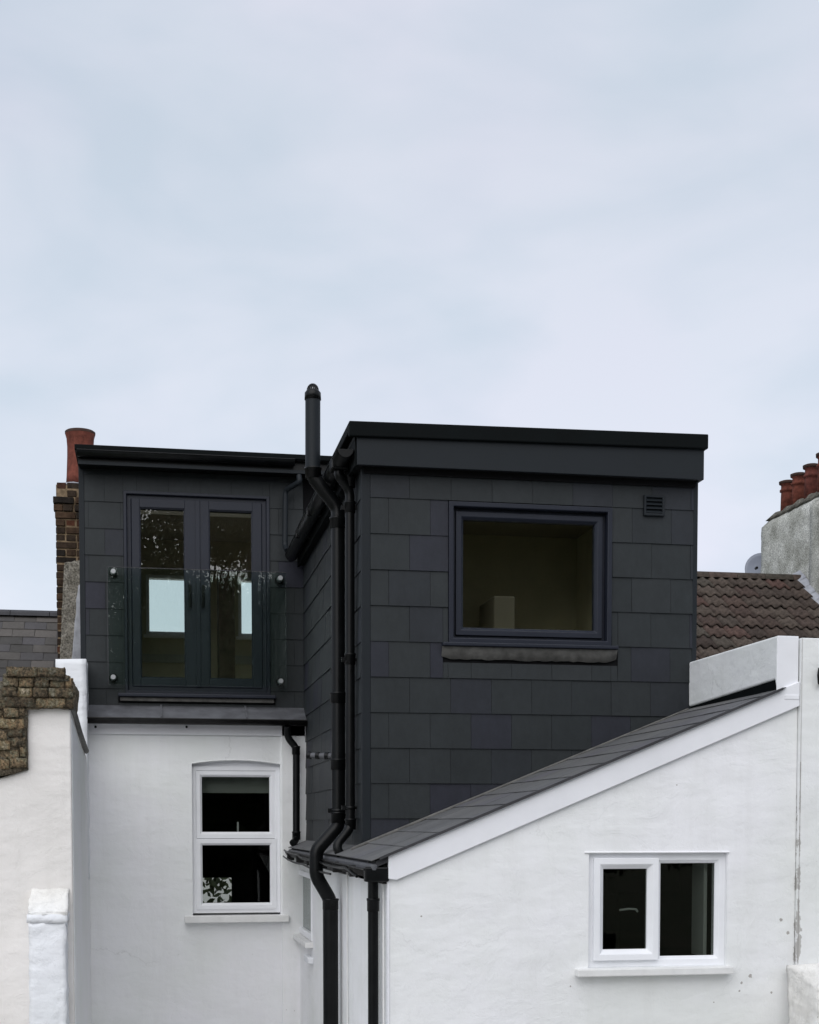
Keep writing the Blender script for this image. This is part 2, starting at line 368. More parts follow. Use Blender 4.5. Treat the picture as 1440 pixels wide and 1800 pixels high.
def m_leaf():
    m, t, b = mat('leaves'); oi = noise_node(t, 1.3, 3, .6, coord='World')
    c = ramp(t, oi.outputs['Fac'], [(.3, (.045, .065, .028)), (.55, (.08, .10, .045)), (.75, (.12, .12, .07))]).outputs[0]
    t.links.new(c, b.inputs['Base Color']); b.inputs['Roughness'].default_value = .7; b.inputs['Specular IOR Level'].default_value = .3; return m
M['leaf'] = m_leaf()
def m_ground():
    m, t, b = mat('garden_ground'); n = noise_node(t, .5, 7, .65, coord='World')
    c = ramp(t, n.outputs['Fac'], [(.35, (.05, .07, .03)), (.5, (.09, .10, .05)), (.7, (.16, .14, .10))]).outputs[0]
    t.links.new(c, b.inputs['Base Color']); b.inputs['Roughness'].default_value = .95; h = noise_node(t, 18, 6, .7, coord='World'); bump(t, b, h.outputs['Fac'], .8, .05); return m
M['ground'] = m_ground()

# ------------------------------------------------------------------ planes of the place
H = CAM.z
YF = 10.0      # face of the big dormer
YB = 13.9      # face of the dormer with the doors
YW = 13.75     # white wall below it
YO = 8.5       # end wall of the outrigger
XC = XX(640, YF); XR = XX(1221, YF)
XO = XX(683, YO)                     # outrigger side wall
XP = XX(1366, YO, 1160)              # party wall parapet, left face
XQ = XX(1400, YO, 1400)              # where the neighbour's wall starts
XL = XX(126, 10.9, 1400)             # left party wall, its right face

# ground
g = MB().add([(-400, -400, 0), (400, -400, 0), (400, 400, 0), (-400, 400, 0)], [(0, 1, 2, 3)]).build('ground', M['ground']); tag(g, kind='structure')
pt = MB().box(-7, 9, -2.5, 13.6, .004, .06).build('bounce_slab', M['concrete'], bevel=.01); tag(pt, kind='structure')  # pale slab added to bounce light up onto the recessed walls

# ================================================================== THE HOUSE
house = thing('terraced_house', 'white rendered terraced house with two black slate-clad loft dormers and outrigger', 'house', (1.5, 11, 0))

# ---- slates hung on the dormer faces
slate_mesh = {}
def slate_me(w_, h_, m, th=.006, tilt=.009, name='slate'):
    key = (round(w_, 3), round(h_, 3), m.name, tilt)
    if key in slate_mesh: return slate_mesh[key]
    w2 = w_ / 2
    vs = [(-w2, -tilt - th, 0), (w2, -tilt - th, 0), (w2, -th, h_), (-w2, -th, h_), (-w2, -tilt, 0), (w2, -tilt, 0), (w2, 0, h_), (-w2, 0, h_)]
    c = .0018
    me = bpy.data.meshes.new(name); me.from_pydata(vs, [], [(0, 1, 2, 3), (5, 4, 7, 6), (4, 5, 1, 0), (6, 7, 3, 2), (1, 5, 6, 2), (4, 0, 3, 7)])
    me.materials.append(m); slate_mesh[key] = me; return me
ROWZ = H + 1.545; GA = .25
def clad(parent, axis, plane, u0, u1, z0, z1, joint, holes=(), m=None, topz=None, gap=.0022):
    m = m or M['slate']; k = math.floor((z0 - ROWZ) / GA)
    W = .2985
    while ROWZ + k * GA < z1 - .01:
        za, zb = max(z0, ROWZ + k * GA), min(z1, ROWZ + (k + 1) * GA + .012)
        off = joint + (0 if k % 2 else W / 2)
        i = math.floor((u0 - off) / W)
        while off + i * W < u1:
            a, b = max(u0, off + i * W), min(u1, off + (i + 1) * W)
            segs = [(a, b, za, zb)]
            for (h0, h1, g0, g1) in holes:
                ns = []
                for (p, q, r, s_) in segs:
                    if q <= h0 or p >= h1 or s_ <= g0 or r >= g1: ns.append((p, q, r, s_)); continue
                    if p < h0: ns.append((p, h0, r, s_))
                    if q > h1: ns.append((h1, q, r, s_))
                    pp, qq = max(p, h0), min(q, h1)
                    if r < g0: ns.append((pp, qq, r, g0))
                    if s_ > g1: ns.append((pp, qq, g1, s_))
                segs = ns
            for (p, q, r, s_) in segs:
                if q - p < .015 or s_ - r < .02: continue
                o = bpy.data.objects.new('slate', slate_me(q - p - gap, s_ - r, m))
                jit = random.uniform(-.0015, .0015)
                if axis == 'x': link(o, parent, ((p + q) / 2, plane - .002 + jit, r))
                else:
                    link(o, parent, (plane - .002 + jit, (p + q) / 2, r)); o.rotation_euler.z = -math.pi / 2
            i += 1
        k += 1

# ---- big dormer -------------------------------------------------
ZT = ZZ(640, 741, 9.86)               # very top of the kerb
ZFT = ZZ(640, 768, 9.88); ZFB = ZZ(640, 817, 9.88)
wx0, wx1 = XX(788, YF, 1000), XX(1074, YF, 1000)
wz1 = ZZ(788, 882, YF); wz0 = ZZ(788, 1130, YF)
big = subempty('dormer', house, ((XC + XR) / 2, YF + 1.9, H - .4), 'flat-roofed slate-clad box dormer standing on the outrigger')
body = MB()
ix0, ix1, iz0, iz1 = wx0 + .02, wx1 - .02, wz0 + .02, wz1 - .02
for (a, b, c, d) in ((XC, ix0, H - .5, ZFB + .1), (ix1, XR, H - .5, ZFB + .1), (ix0, ix1, H - .5, iz0), (ix0, ix1, iz1, ZFB + .1)):
    body.box(a, b, YF, YF + .2, c, d)
body.box(XC, XC + .2, YF + .2, YB, H - .5, ZFB + .1)
body.box(XR - .2, XR, YF + .2, YB + 3, H - .5, ZFB + .1)
body.build('dormer_wall', M['substrate'], big)
clad(big, 'x', YF, XC + .045, XR - .03, H - .22, ZFB + .06, XX(719.5, YF, 850), [(wx0 - .002, wx1 + .002, wz0 - .12, wz1 + .002), (XX(778, YF), XX(1084, YF), wz0 - .14, wz0)])
clad(big, 'y', XC, YF + .045, YB, H - .25, ZFB + .06, YF + .2)
ct = MB().box(XC - .016, XC + .045, YF - .016, YF + .045, H - .25, ZFB + .06)
ct.build('corner_trim', M['fascia'], big, bevel=.003)
MB().box(XR - .032, XR + .004, YF - .013, YF + .05, H + .2, ZFB + .06).build('corner_trim', M['fascia'], big, bevel=.003)
MB().box(XC - .014, XC + .014, YB - .045, YB - .012, H - .2, ZFB + .05).build('corner_trim', M['fascia'], big)
# fascia, soffit, kerb, flat roof
fx0, fx1 = XX(628, 9.88, 800), XX(1238, 9.88, 815)
YBT = 16.5
TLT = .034     # the kerb rises slightly to the right
f = MB().prism_y([(fx0, ZFB), (fx1, ZFB + .004), (fx1, ZFT + TLT), (fx0, ZFT)], 9.88, 9.905); f.box(fx1 - .025, fx1, 9.905, YB + 1.5, ZFB + .004, ZFT + TLT)
f.build('fascia', M['fascia'], big, bevel=.003)
MB().box(fx0 + .06, fx1 - .03, YF - .03, YF + .1, ZFB - .032, ZFB + .011).build('shadow_strip', M['substrate'], big)  # black strip standing in for the shadow line under the fascia
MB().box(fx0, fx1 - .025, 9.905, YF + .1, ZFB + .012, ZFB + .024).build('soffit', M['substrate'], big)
MB().box(fx0 - .005, XC + .02, YF + .1, YB - .05, ZFB + .012, ZFB + .024).build('soffit', M['trim'], big)
MB().box(fx0 - .012, fx0 + .012, 9.905, YB - .05, ZFB, ZFT).build('fascia', M['trim'], big)
kx0, kx1 = XX(614, 9.85, 760), XX(1246, 9.85, 780)
k = MB().prism_y([(kx0, ZFT - .005), (kx1, ZFT - .005 + TLT), (kx1, ZT + TLT), (kx0, ZT)], 9.85, 9.90); k.box(kx0, kx0 + .05, 9.90, YB - .3, ZFT + .03, ZT); k.box(kx1 - .05, kx1, 9.90, YB + 1.5, ZFT - .005 + TLT, ZT + TLT)
k.build('roof_kerb', M['trim'], big, bevel=.008)
def holed(mb, x0, x1, y0, y1, z0, z1, h):
    mb.box(x0, h[0], y0, y1, z0, z1); mb.box(h[1], x1, y0, y1, z0, z1); mb.box(h[0], h[1], y0, h[2], z0, z1); mb.box(h[0], h[1], h[3], y1, z0, z1); return mb
HB = (1.75, 3.6, 10.3, 11.55); HA = (-.3, 3.5, 14.2, 16.0)  # unseen roof openings, added to let daylight brighten the two rooms
holed(MB(), kx0 + .05, kx1 - .05, 9.90, YB + .3, ZT - .1, ZT - .05, HB).build('flat_roof', M['felt'], big)
MB().box(HB[0] - .04, HB[1] + .04, HB[2] - .04, HB[3] + .04, ZT - .049, ZT - .03).build('added_fill_pane', M['glass_clear'], big)
# window of the big dormer
def ring_frame(x0, x1, z0, z1, wd, yf, yb, ch=.012, lip=.0):
    return MB().ring(x0, x1, z0, z1, [(0, yb), (0, yf), (wd - ch, yf), (wd, yf + ch), (wd, yb)])
win = subempty('window', house, ((wx0 + wx1) / 2, YF, wz0), 'wide anthracite framed picture window in slate wall')
ring_frame(wx0, wx1, wz0, wz1, .035, YF - .03, YF + .05, .004).build('window_trim', M['frame'], win, bevel=.003)
a0, a1, c0, c1 = wx0 + .035, wx1 - .035, wz0 + .035, wz1 - .035
ring_frame(a0, a1, c0, c1, .028, YF + .035, YF + .09, .006).build('frame', M['frame'], win, bevel=.003)
a0 += .024; a1 -= .024; c0 += .024; c1 -= .024
gx0, gx1 = XX(816, YF, 1000), XX(1048, YF, 1000); gz1, gz0 = ZZ(816, 917, YF), ZZ(816, 1108, YF)
ring_frame(a0, a1, c0, c1, max(.05, gx0 - a0), YF + .012, YF + .085, .02).build('sash', M['frame'], win, bevel=.003)
MB().box(a0 + .05, a1 - .05, YF + .05, YF + .056, c0 + .05, c1 - .05).build('pane', M['glass_dark'], win)
sx0, sx1 = XX(778, YF - .05), XX(1085, YF - .05)
MB().box(sx0, sx1, YF - .075, YF + .03, wz0 - .028, wz0 - .002).build('sill', M['frame'], win, bevel=.006)
ap = MB(); n_ = 40
top = []; bot = []
for i in range(n_ + 1):
    x = sx0 + (sx1 - sx0) * i / n_; ed = min(i, n_ - i) / n_ * 12; z = wz0 - .03
    zb = z - .088 + (.02 * max(0, 1 - ed) ** 2) + random.uniform(-.004, .004); top.append((x, YF - .045 + random.uniform(-.002, .002), z)); bot.append((x, YF - .022 + random.uniform(-.006, .006), zb))
vs = top + bot + [(x, y + .01, z) for x, y, z in top] + [(x, y + .01, z) for x, y, z in bot]; n1_ = n_ + 1
fs = []
for i in range(n_):
    fs += [(i, i + 1, n1_ + i + 1, n1_ + i), (2 * n1_ + i, 3 * n1_ + i, 3 * n1_ + i + 1, 2 * n1_ + i + 1), (n1_ + i, n1_ + i + 1, 3 * n1_ + i + 1, 3 * n1_ + i)]
ap.add(vs, fs, True); ap.build('lead_apron', M['leadbrown'], win)
# room behind it
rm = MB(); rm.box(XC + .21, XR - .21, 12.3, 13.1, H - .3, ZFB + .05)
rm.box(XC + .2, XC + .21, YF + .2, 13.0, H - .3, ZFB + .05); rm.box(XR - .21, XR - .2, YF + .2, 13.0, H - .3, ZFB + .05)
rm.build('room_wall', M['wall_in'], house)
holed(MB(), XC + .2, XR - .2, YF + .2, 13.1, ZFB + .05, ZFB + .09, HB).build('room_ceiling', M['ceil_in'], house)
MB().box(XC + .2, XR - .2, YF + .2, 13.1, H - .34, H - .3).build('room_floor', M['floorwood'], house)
MB().box(XX(868, 11.7), XX(905, 11.7), 11.7, 12.25, H - .3, ZZ(885, 1048, 11.7)).build('cupboard', M['ceil_in'], house, bevel=.01)
# extractor vent
vx0, vx1, vz1, vz0 = XX(1130, YF, 890), XX(1166, YF, 890), ZZ(1148, 872, YF), ZZ(1148, 908, YF)
ven = subempty('vent_cover', house, ((vx0 + vx1) / 2, YF, vz0))
ring_frame(vx0, vx1, vz0, vz1, .018, YF - .035, YF - .008, .004).build('vent_frame', M['fascia'], ven, bevel=.002)
MB().box(vx0 + .015, vx1 - .015, YF - .016, YF - .01, vz0 + .015, vz1 - .015).build('backing', M['substrate'], ven)
for i in range(4):
    z = vz0 + .02 + i * (vz1 - vz0 - .036) / 4
    MB().prism_x([(YF - .034, z), (YF - .03, z), (YF - .014, z + .022), (YF - .018, z + .022)], vx0 + .017, vx1 - .017).build('louvre', M['fascia'], ven)

# ---- dormer with the doors ---------------------------------------
DX0 = XX(140, YB, 840); ZD1 = ZZ(150, 830, YB) ; ZD0 = ZZ(152, 1243, YB)
dx0, dx1 = XX(218, YB, 1000), XX(474, YB, 1000); dz1, dz0 = ZZ(218, 863, YB), ZZ(218, 1219, YB)
dm = subempty('dormer', house, (.4, YB + 1.7, ZD0), 'taller slate-clad dormer with glazed double doors')
b = MB(); e0, e1, g0, g1 = dx0 + .02, dx1 - .02, dz0 + .02, dz1 - .02
for (p, q, r, s_) in ((DX0, e0, ZD0 - .2, ZD1 + .15), (e1, XC + .3, ZD0 - .2, ZD1 + .15), (e0, e1, ZD0 - .2, g0), (e0, e1, g1, ZD1 + .15)): b.box(p, q, YB, YB + .2, r, s_)
b.box(DX0, DX0 + .2, YB + .2, 17.4, ZD0 - .2, ZD1 + .15); b.box(XC + .3, 4.2, YB, YB + .2, ZFB - .1, ZD1 + .15); b.box(4.0, 4.2, YB + .2, 17.4, ZD0 - .2, ZD1 + .15)
b.build('dormer_wall', M['substrate'], dm)
clad(dm, 'x', YB, DX0 + .04, XC - .012, ZD0, ZD1 + .03, XX(160, YB), [(dx0 - .002, dx1 + .002, dz0 - .07, dz1 + .002), (XX(209, YB), XX(484, YB), dz0 - .09, dz0)])
MB().box(DX0 - .01, DX0 + .04, YB - .016, YB + .04, ZD0, ZD1 + .05).build('corner_trim', M['fascia'], dm, bevel=.003)
# eaves: soffit, fascia, gutter
YG = 13.6; tx0 = XX(131, YG, 800); ztop = ZZ(131, 780, YG); tx1 = 4.25
holed(MB(), tx0, tx1, YG + .02, 17.5, ztop - .045, ztop - .005, HA).build('flat_roof', M['felt'], dm)
MB().box(HA[0] - .04, HA[1] + .04, HA[2] - .04, HA[3] + .04, ztop - .004, ztop + .012).build('added_fill_pane', M['glass_clear'], dm)  # pane over the opening added to brighten the door room
MB().box(tx0, tx1, YG, YG + .03, ztop - .05, ztop + .0).build('roof_kerb', M['trim'], dm, bevel=.006)
MB().box(tx0 + .03, tx1, YG + .08, YG + .1, ZD1 + .02, ztop - .05).build('fascia', M['black'], dm)
MB().box(tx0 + .03, tx1, YG + .1, YB + .02, ZD1 + .03, ZD1 + .045).build('soffit', M['black'], dm)
MB().box(tx0 + .03, tx1, YG + .06, YG + .075, ZD1 + .015, ZD1 + .05).build('drip_trim', M['fascia'], dm, bevel=.003)
def gutter(p0, p1, r, m, name, parent, nrm, lip=.006, seg=10, label=None):
    """half round gutter from p0 to p1 (centres of the open top); nrm = horizontal direction away from wall"""
    p0, p1, nrm = Vector(p0), Vector(p1), Vector(nrm); mb = MB(); vs = []
    for p in (p0, p1):
        for rr in (r, r - .004):
            for j in range(seg + 1):
                a = math.pi * j / seg; vs.append(p + nrm * rr * math.cos(a) + Vector((0, 0, -rr * math.sin(a))))
    n = seg + 1; fs = []
    for j in range(seg):
        fs += [(j, j + 1, 2 * n + j + 1, 2 * n + j), (n + j, 3 * n + j, 3 * n + j + 1, n + j + 1), (j, n + j, n + j + 1, j + 1), (2 * n + j, 2 * n + j + 1, 3 * n + j + 1, 3 * n + j)]
    mb.add(vs, fs, True)
    mb.tube([p0 + nrm * r, p1 + nrm * r], lip, 8); 
    for p in (p0, p1):      # stop ends
        q = [p + nrm * r * math.cos(math.pi * j / seg) + Vector((0, 0, -r * math.sin(math.pi * j / seg))) for j in range(seg + 1)]
        mb.add(q, [tuple(range(seg + 1))])
    return mb.build(name, m, parent, label=label)
gutter((tx0 + .02, YG + .025, ztop - .055), (XC - .12, YG + .025, ztop - .055), .052, M['black'], 'gutter', dm, (0, -1, 0))

# doors
dr = subempty('double_door', house, ((dx0 + dx1) / 2, YB, dz0), 'pair of anthracite glazed doors behind glass balustrade')
ring_frame(dx0, dx1, dz0, dz1, .03, YB - .03, YB + .06, .004).build('door_trim', M['frame'], dr, bevel=.003)
ring_frame(dx0 + .03, dx1 - .03, dz0 + .03, dz1 - .03, .05, YB + .01, YB + .08, .012).build('frame', M['frame'], dr, bevel=.003)
mid = XX(348, YB, 1000); L0, L1 = dx0 + .075, dx1 - .075; zb_, zt_ = dz0 + .07, dz1 - .06
for side, (p, q) in enumerate(((L0, mid - .004), (mid + .004, L1))):
    ga, gb = (XX(249, YB), XX(328, YB)) if side == 0 else (XX(370, YB), XX(446, YB))
    leaf = MB(); yf_, yb_ = YB - .002, YB + .065
    zg1 = ZZ(290, 893, YB); zg0 = ZZ(290, 1192, YB)
    leaf.box(p, ga, yf_, yb_, zb_, zt_); leaf.box(gb, q, yf_, yb_, zb_, zt_); leaf.box(ga, gb, yf_, yb_, zb_, zg0); leaf.box(ga, gb, yf_, yb_, zg1, zt_)
    lf = leaf.build('door_leaf', M['frame'], dr, bevel=.004)
    MB().box(ga - .005, gb + .005, YB + .025, YB + .03, zg0 - .005, zg1 + .005).build('pane', M['glass_clear'], dr)
    ring_frame(ga - .001, gb + .001, zg0 - .001, zg1 + .001, .012, YB + .008, YB + .024, .006).build('glazing_bead', M['frame'], dr)
    hx = XX(336 if side == 0 else 359, YB)
    MB().box(hx - .014, hx + .014, YB - .014, YB - .003, ZZ(336, 1068, YB), ZZ(336, 1028, YB)).build('handle_plate', M['black'], dr, bevel=.004)
    MB().tube(fillet([(hx, YB - .01, ZZ(336, 1045, YB)), (hx, YB - .06, ZZ(336, 1045, YB)), (hx + (.0 if side else -.0), YB - .06, ZZ(336, 1070, YB))], .015), .009, 10).build('door_handle', M['black'], dr)
MB().box(mid - .022, mid + .022, YB - .014, YB - .003, zb_, zt_).build('meeting_stile', M['frame'], dr, bevel=.004)
MB().box(XX(209, YB), XX(484, YB), YB - .10, YB + .03, dz0 - .035, dz0 - .003).build('sill', M['frame'], dr, bevel=.006)
MB().box(XX(212, YB), XX(482, YB), YB - .055, YB - .02, dz0 - .075, dz0 - .035).build('lead_apron', M['leadbrown'], dr, bevel=.008)
# room behind the doors, with two windows in its street wall
YR = 17.4; rx0, rx1 = DX0 + .2, 4.0
ow = [(XX(261, YR, 1050), XX(331, YR, 1050) + .05), (XX(423, YR, 1050), XX(423, YR, 1050) + .75)]
oz1, oz0 = ZZ(290, 1016, YR), ZZ(290, 1112, YR)
rw = MB(); xs = [rx0, ow[0][0], ow[0][1], ow[1][0], ow[1][1], rx1]
for i in (0, 2, 4): rw.box(xs[i], xs[i + 1], YR, YR + .15, ZD0 - .2, ZD1 + .15)
for (p, q) in ow: rw.box(p, q, YR, YR + .15, ZD0 - .2, oz0); rw.box(p, q, YR, YR + .15, oz1, ZD1 + .15)
rw.build('room_wall', M['wall_in'], house)
for (p, q) in ow:
    w_ = ring_frame(p - .03, q + .03, oz0 - .03, oz1 + .03, .04, YR - .02, YR + .05, .01).build('window', M['upvc'], house)
    MB().box(p - .06, q + .06, YR - .09, YR - .02, oz0 - .07, oz0 - .035).build('sill', M['upvc'], w_)
    MB().box(p - .08, q + .08, YR - .03, YR - .002, oz0 - .36, oz0 - .26).build('panel', M['blind'], w_)
MB().box(XX(336, 16.9), XX(336, 16.9) + .03, 16.9, 17.3, ZZ(336, 1047, 17.1), ZZ(336, 1043, 17.1)).build('window_stay', M['black'], house)
holed(MB(), rx0, rx1, YB + .2, YR, ZD1 + .08, ZD1 + .12, HA).build('room_ceiling', M['ceil_in'], house)
MB().box(rx0, rx1, YB + .2, YR, ZD0 - .2, ZD0 - .16).build('room_floor', M['floorwood'], house)
MB().box(XX(385, 15.5, 1100), XX(413, 15.5, 1100), 15.5, 15.9, ZD0 - .16, ZZ(400, 1000, 15.5)).build('wardrobe', M['bark'], house)

# ---- lead apron and gutter over the white wall
ZGt = ZZ(152, 1262, 13.62)
wl = XX(150, YW, 1300)
lead = MB().prism_x([(YB - .012, ZD0 + .01), (YB - .02, ZD0 + .02), (YG + .02, ZGt + .012), (YG + .02, ZGt)], wl - .02, XC - .015)
lead.build('lead_flashing', M['lead'], house)
for i, x in enumerate((.1, .9)):
    MB().prism_x([(YB - .02, ZD0 + .024), (YB - .02, ZD0 + .034), (YG + .02, ZGt + .024), (YG + .02, ZGt + .014)], x, x + .018).build('lead_seam', M['lead'], house)
gutter((wl - .03, YG - .035, ZGt - .004), (XC - .02, YG - .035, ZGt - .004), .052, M['gutterblack'], 'gutter', house, (0, -1, 0))
MB().box(wl, XC - .02, YW - .03, YW - .004, ZGt - .14, ZGt - .005).build('eaves_board', M['board'], house)
for bx_ in (168, 328):
    bp_ = at(bx_, 1278, YW - .03); MB().tube([bp_ + Vector((0, -.02, 0)), bp_ + Vector((0, .01, 0))], .012, 8).build('bolt', M['black'], house)
# ---- white wall with the sash window
bx0, bx1 = XX(338, YW, 1450), XX(493, YW, 1450); bz1, bz0 = ZZ(340, 1347, YW), ZZ(340, 1610, YW); xi = XO + .02
bw = MB()
bw.box(wl - .5, bx0, YW, YW + .3, 0, ZGt - .01); bw.box(bx1, xi + .1, YW, YW + .3, 0, ZGt - .01); bw.box(bx0, bx1, YW, YW + .3, 0, bz0)
archz = lambda x: bz1 + .02 + .035 * (1 - ((x - (bx0 + bx1) / 2) / ((bx1 - bx0) / 2)) ** 2)
ax = [bx0 + (bx1 - bx0) * i / 16 for i in range(17)]
bw.prism_y([(x, archz(x)) for x in ax] + [(bx1, ZGt - .01), (bx0, ZGt - .01)], YW, YW + .3)
bw.build('rear_wall', M['render_back'], house)
MB().box(bx1 + .012, XC + .0, YW - .03, YW + .02, 0, ZGt - .02).build('pilaster', M['render'], house, bevel=.006)
# arched drip line over window
MB().tube([(x, YW - .002, archz(x) + .008) for x in ax], .007, 6).build('arch_moulding', M['render_back'], house)
sw = subempty('window', house, ((bx0 + bx1) / 2, YW, bz0), 'white sash window with arched head above grey-white sill')
YS = YW + .055
ring_frame(bx0, bx1, bz0 + .02, bz1 + .002, .045, YS, YS + .09, .01).build('frame', M['upvc'], sw, bevel=.003)
MB().prism_y([(bx0, bz1 + .002)] + [(bx1, bz1 + .002)] + [(x, archz(x) + .01) for x in reversed(ax)], YS + .02, YS + .1).build('head_infill', M['board'], sw)
mz = ZZ(340, 1474, YW)
for nm, (z0_, z1_, yo) in {'upper': (mz, bz1 - .035, .03), 'lower': (bz0 + .055, mz - .004, .012)}.items():
    ring_frame(bx0 + .035, bx1 - .035, z0_, z1_, .062, YS + yo - .02, YS + yo + .05, .02).build('sash', M['upvc'], sw, bevel=.003)
    MB().box(bx0 + .09, bx1 - .09, YS + yo + .02, YS + yo + .026, z0_ + .055, z1_ - .055).build('pane', M['glass'], sw)
MB().box(XX(419, YW) - .008, XX(419, YW) + .008, YS + .1, YS + .115, ZZ(419, 1466, YW), ZZ(419, 1445, YW)).build('catch', M['upvc'], sw)
MB().box(XX(322, YW - .08), XX(507, YW - .08), YW - .085, YW + .06, ZZ(322, 1622, YW), ZZ(322, 1610, YW)).build('sill', M['sill'], sw, bevel=.006)
# room behind sash window
qx0, qx1, qz0, qz1, qy = -.4, XC + .6, H - 1.9, ZZ(400, 1330, YW) + .2, 17.0
ox0, ox1, oy0, oy1 = XX(352, qy, 1570), XX(408, qy, 1570), ZZ(380, 1597, qy), ZZ(380, 1543, qy)
r_ = MB(); r_.box(qx0, ox0, qy, qy + .1, qz0, qz1); r_.box(ox1, qx1, qy, qy + .1, qz0, qz1); r_.box(ox0, ox1, qy, qy + .1, qz0, oy0); r_.box(ox0, ox1, qy, qy + .1, oy1, qz1)
r_.box(qx0 - .1, qx0, YW + .3, qy, qz0, qz1); r_.box(qx1, qx1 + .1, YW + .3, qy, qz0, qz1)
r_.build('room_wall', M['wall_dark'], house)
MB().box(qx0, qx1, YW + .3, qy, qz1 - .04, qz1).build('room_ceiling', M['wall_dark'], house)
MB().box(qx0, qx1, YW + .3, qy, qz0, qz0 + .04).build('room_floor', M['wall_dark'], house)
MB().box(bx0 + .08, bx1 - .02, YS + .2, YS + .215, ZZ(400, 1394, YS + .2), bz1 + .05).build('blind', M['blind'], house)
MB().box(XX(395, 14.2), XX(445, 14.2), 14.15, 14.2, ZZ(400, 1596, 14.2), ZZ(400, 1591, 14.2)).build('inner_ledge', M['blind'], house)

# ---- outrigger ----------------------------------------------------
p1 = at(684, 1500, YO); p2 = at(1366, 1213, YO)
SL = (p2.z - p1.z) / (p2.x - p1.x)
def roofz(x): return p1.z + (x - p1.x) * SL
ang = math.atan(SL)
# end wall with window
ux0, ux1 = XX(1035, YO, 1600), XX(1278, YO, 1600); uz1, uz0 = ZZ(1150, 1500, YO), ZZ(1150, 1700, YO)
RZ = lambda x: roofz(x) - .06
ew = MB()
ew.prism_y([(XO, 0), (ux0, 0), (ux0, RZ(ux0)), (XO, RZ(XO))], YO, YO + .25)
ew.prism_y([(ux1, 0), (XQ, 0), (XQ, RZ(XQ)), (ux1, RZ(ux1))], YO, YO + .25)
ew.box(ux0, ux1, YO, YO + .25, 0, uz0); ew.prism_y([(ux0, uz1), (ux1, uz1), (ux1, RZ(ux1)), (ux0, RZ(ux0))], YO, YO + .25)
ew.build('end_wall', M['render'], house)
# side wall with narrow window
ny0, ny1 = atx(549, 1590, XO).y, atx(523, 1590, XO).y
nz1, nz0 = atx(536, 1532, XO).z, atx(536, 1645, XO).z
zs = RZ(XO) - .02
s_w = MB(); s_w.box(XO, XO + .25, YO + .25, ny0, 0, zs); s_w.box(XO, XO + .25, ny1, YW + .1, 0, zs); s_w.box(XO, XO + .25, ny0, ny1, 0, nz0); s_w.box(XO, XO + .25, ny0, ny1, nz1, zs)
s_w.build('side_wall', M['render'], house)
MB().box(XO - .03, XO + .0, YO + .32, 10.0, 0, zs - .01).build('pilaster', M['render'], house, bevel=.006)
MB().box(XO - .008, XO + .004, YO - .008, YO + .05, 0, zs - .05).build('corner_bead', M['board'], house, bevel=.003)
nw = subempty('window', house, (XO, (ny0 + ny1) / 2, nz0), 'narrow obscured white window in outrigger side wall')
ring_frame(ny0, ny1, nz0, nz1, .055, .0, .07, .012).swapxy(XO - .01).build('frame', M['upvc'], nw, bevel=.003)
MB().box(XO + .03, XO + .036, ny0 + .045, ny1 - .045, nz0 + .045, nz1 - .045).build('pane', M['frost'], nw)
MB().box(XO - .07, XO + .02, ny0 - .05, ny1 + .05, nz0 - .06, nz0 - .01).build('sill', M['sill'], nw, bevel=.005)
MB().box(XO - .05, XO + .002, ny0 - .08, ny0 + .25, nz0 - .2, nz0 - .14).build('old_bracket', M['render_grey'], house, bevel=.01)
# casement window
uw = subempty('window', house, ((ux0 + ux1) / 2, YO, uz0), 'two-light white casement window, left light opening with handle')
yu = YO + .03
ring_frame(ux0, ux1, uz0, uz1, .055, yu, yu + .09, .012).build('frame', M['upvc'], uw, bevel=.003)
MB().tube([(ux0 - .03, YO - .004, uz1 + .006), (ux1 + .01, YO - .004, uz1 + .006)], .006, 6).build('head_bead', M['render'], uw)
xm = XX(1157, YO, 1600)
MB().box(xm - .022, xm + .022, yu + .002, yu + .09, uz0 + .055, uz1 - .055).build('mullion', M['upvc'], uw, bevel=.004)
ring_frame(ux0 + .035, xm + .004, uz0 + .045, uz1 - .03, .068, yu - .03, yu + .03, .03).build('sash', M['upvc'], uw, bevel=.003)
MB().box(ux0 + .09, xm - .04, yu + .01, yu + .016, uz0 + .1, uz1 - .09).build('pane', M['glass'], uw)
MB().box(xm + .02, ux1 - .05, yu + .03, yu + .036, uz0 + .05, uz1 - .05).build('pane', M['glass'], uw)
ring_frame(xm + .018, ux1 - .05, uz0 + .05, uz1 - .05, .014, yu + .012, yu + .029, .008).build('glazing_bead', M['upvc'], uw)
hx, hz = XX(1129, YO), ZZ(1115, 1600, YO)
MB().tube(fillet([(hx, yu + .03, hz - .012), (hx, yu + .06, hz), (hx - .045, yu + .065, hz + .002), (XX(1100, YO), yu + .06, hz - .004)], .01), .007, 8).build('window_handle', M['blind'], uw)
MB().box(XX(1018, YO - .06), XX(1294, YO - .06), YO - .075, YO + .04, ZZ(1150, 1715, YO - .06), ZZ(1150, 1702, YO - .06)).build('sill', M['sill'], uw, bevel=.006, label='white projecting window sill')
MB().box(XX(1254, YO), XX(1260, YO), yu + .1, yu + .3, uz0 + .05, uz1 - .05).build('inner_reveal', M['blind'], uw)
# outrigger room
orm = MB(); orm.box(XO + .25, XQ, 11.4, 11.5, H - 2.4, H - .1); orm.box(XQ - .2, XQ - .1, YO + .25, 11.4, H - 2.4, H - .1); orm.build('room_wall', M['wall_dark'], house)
MB().box(XO + .25, XQ, YO + .25, 11.4, H - 2.45, H - 2.4).build('room_floor', M['wall_dark'], house)
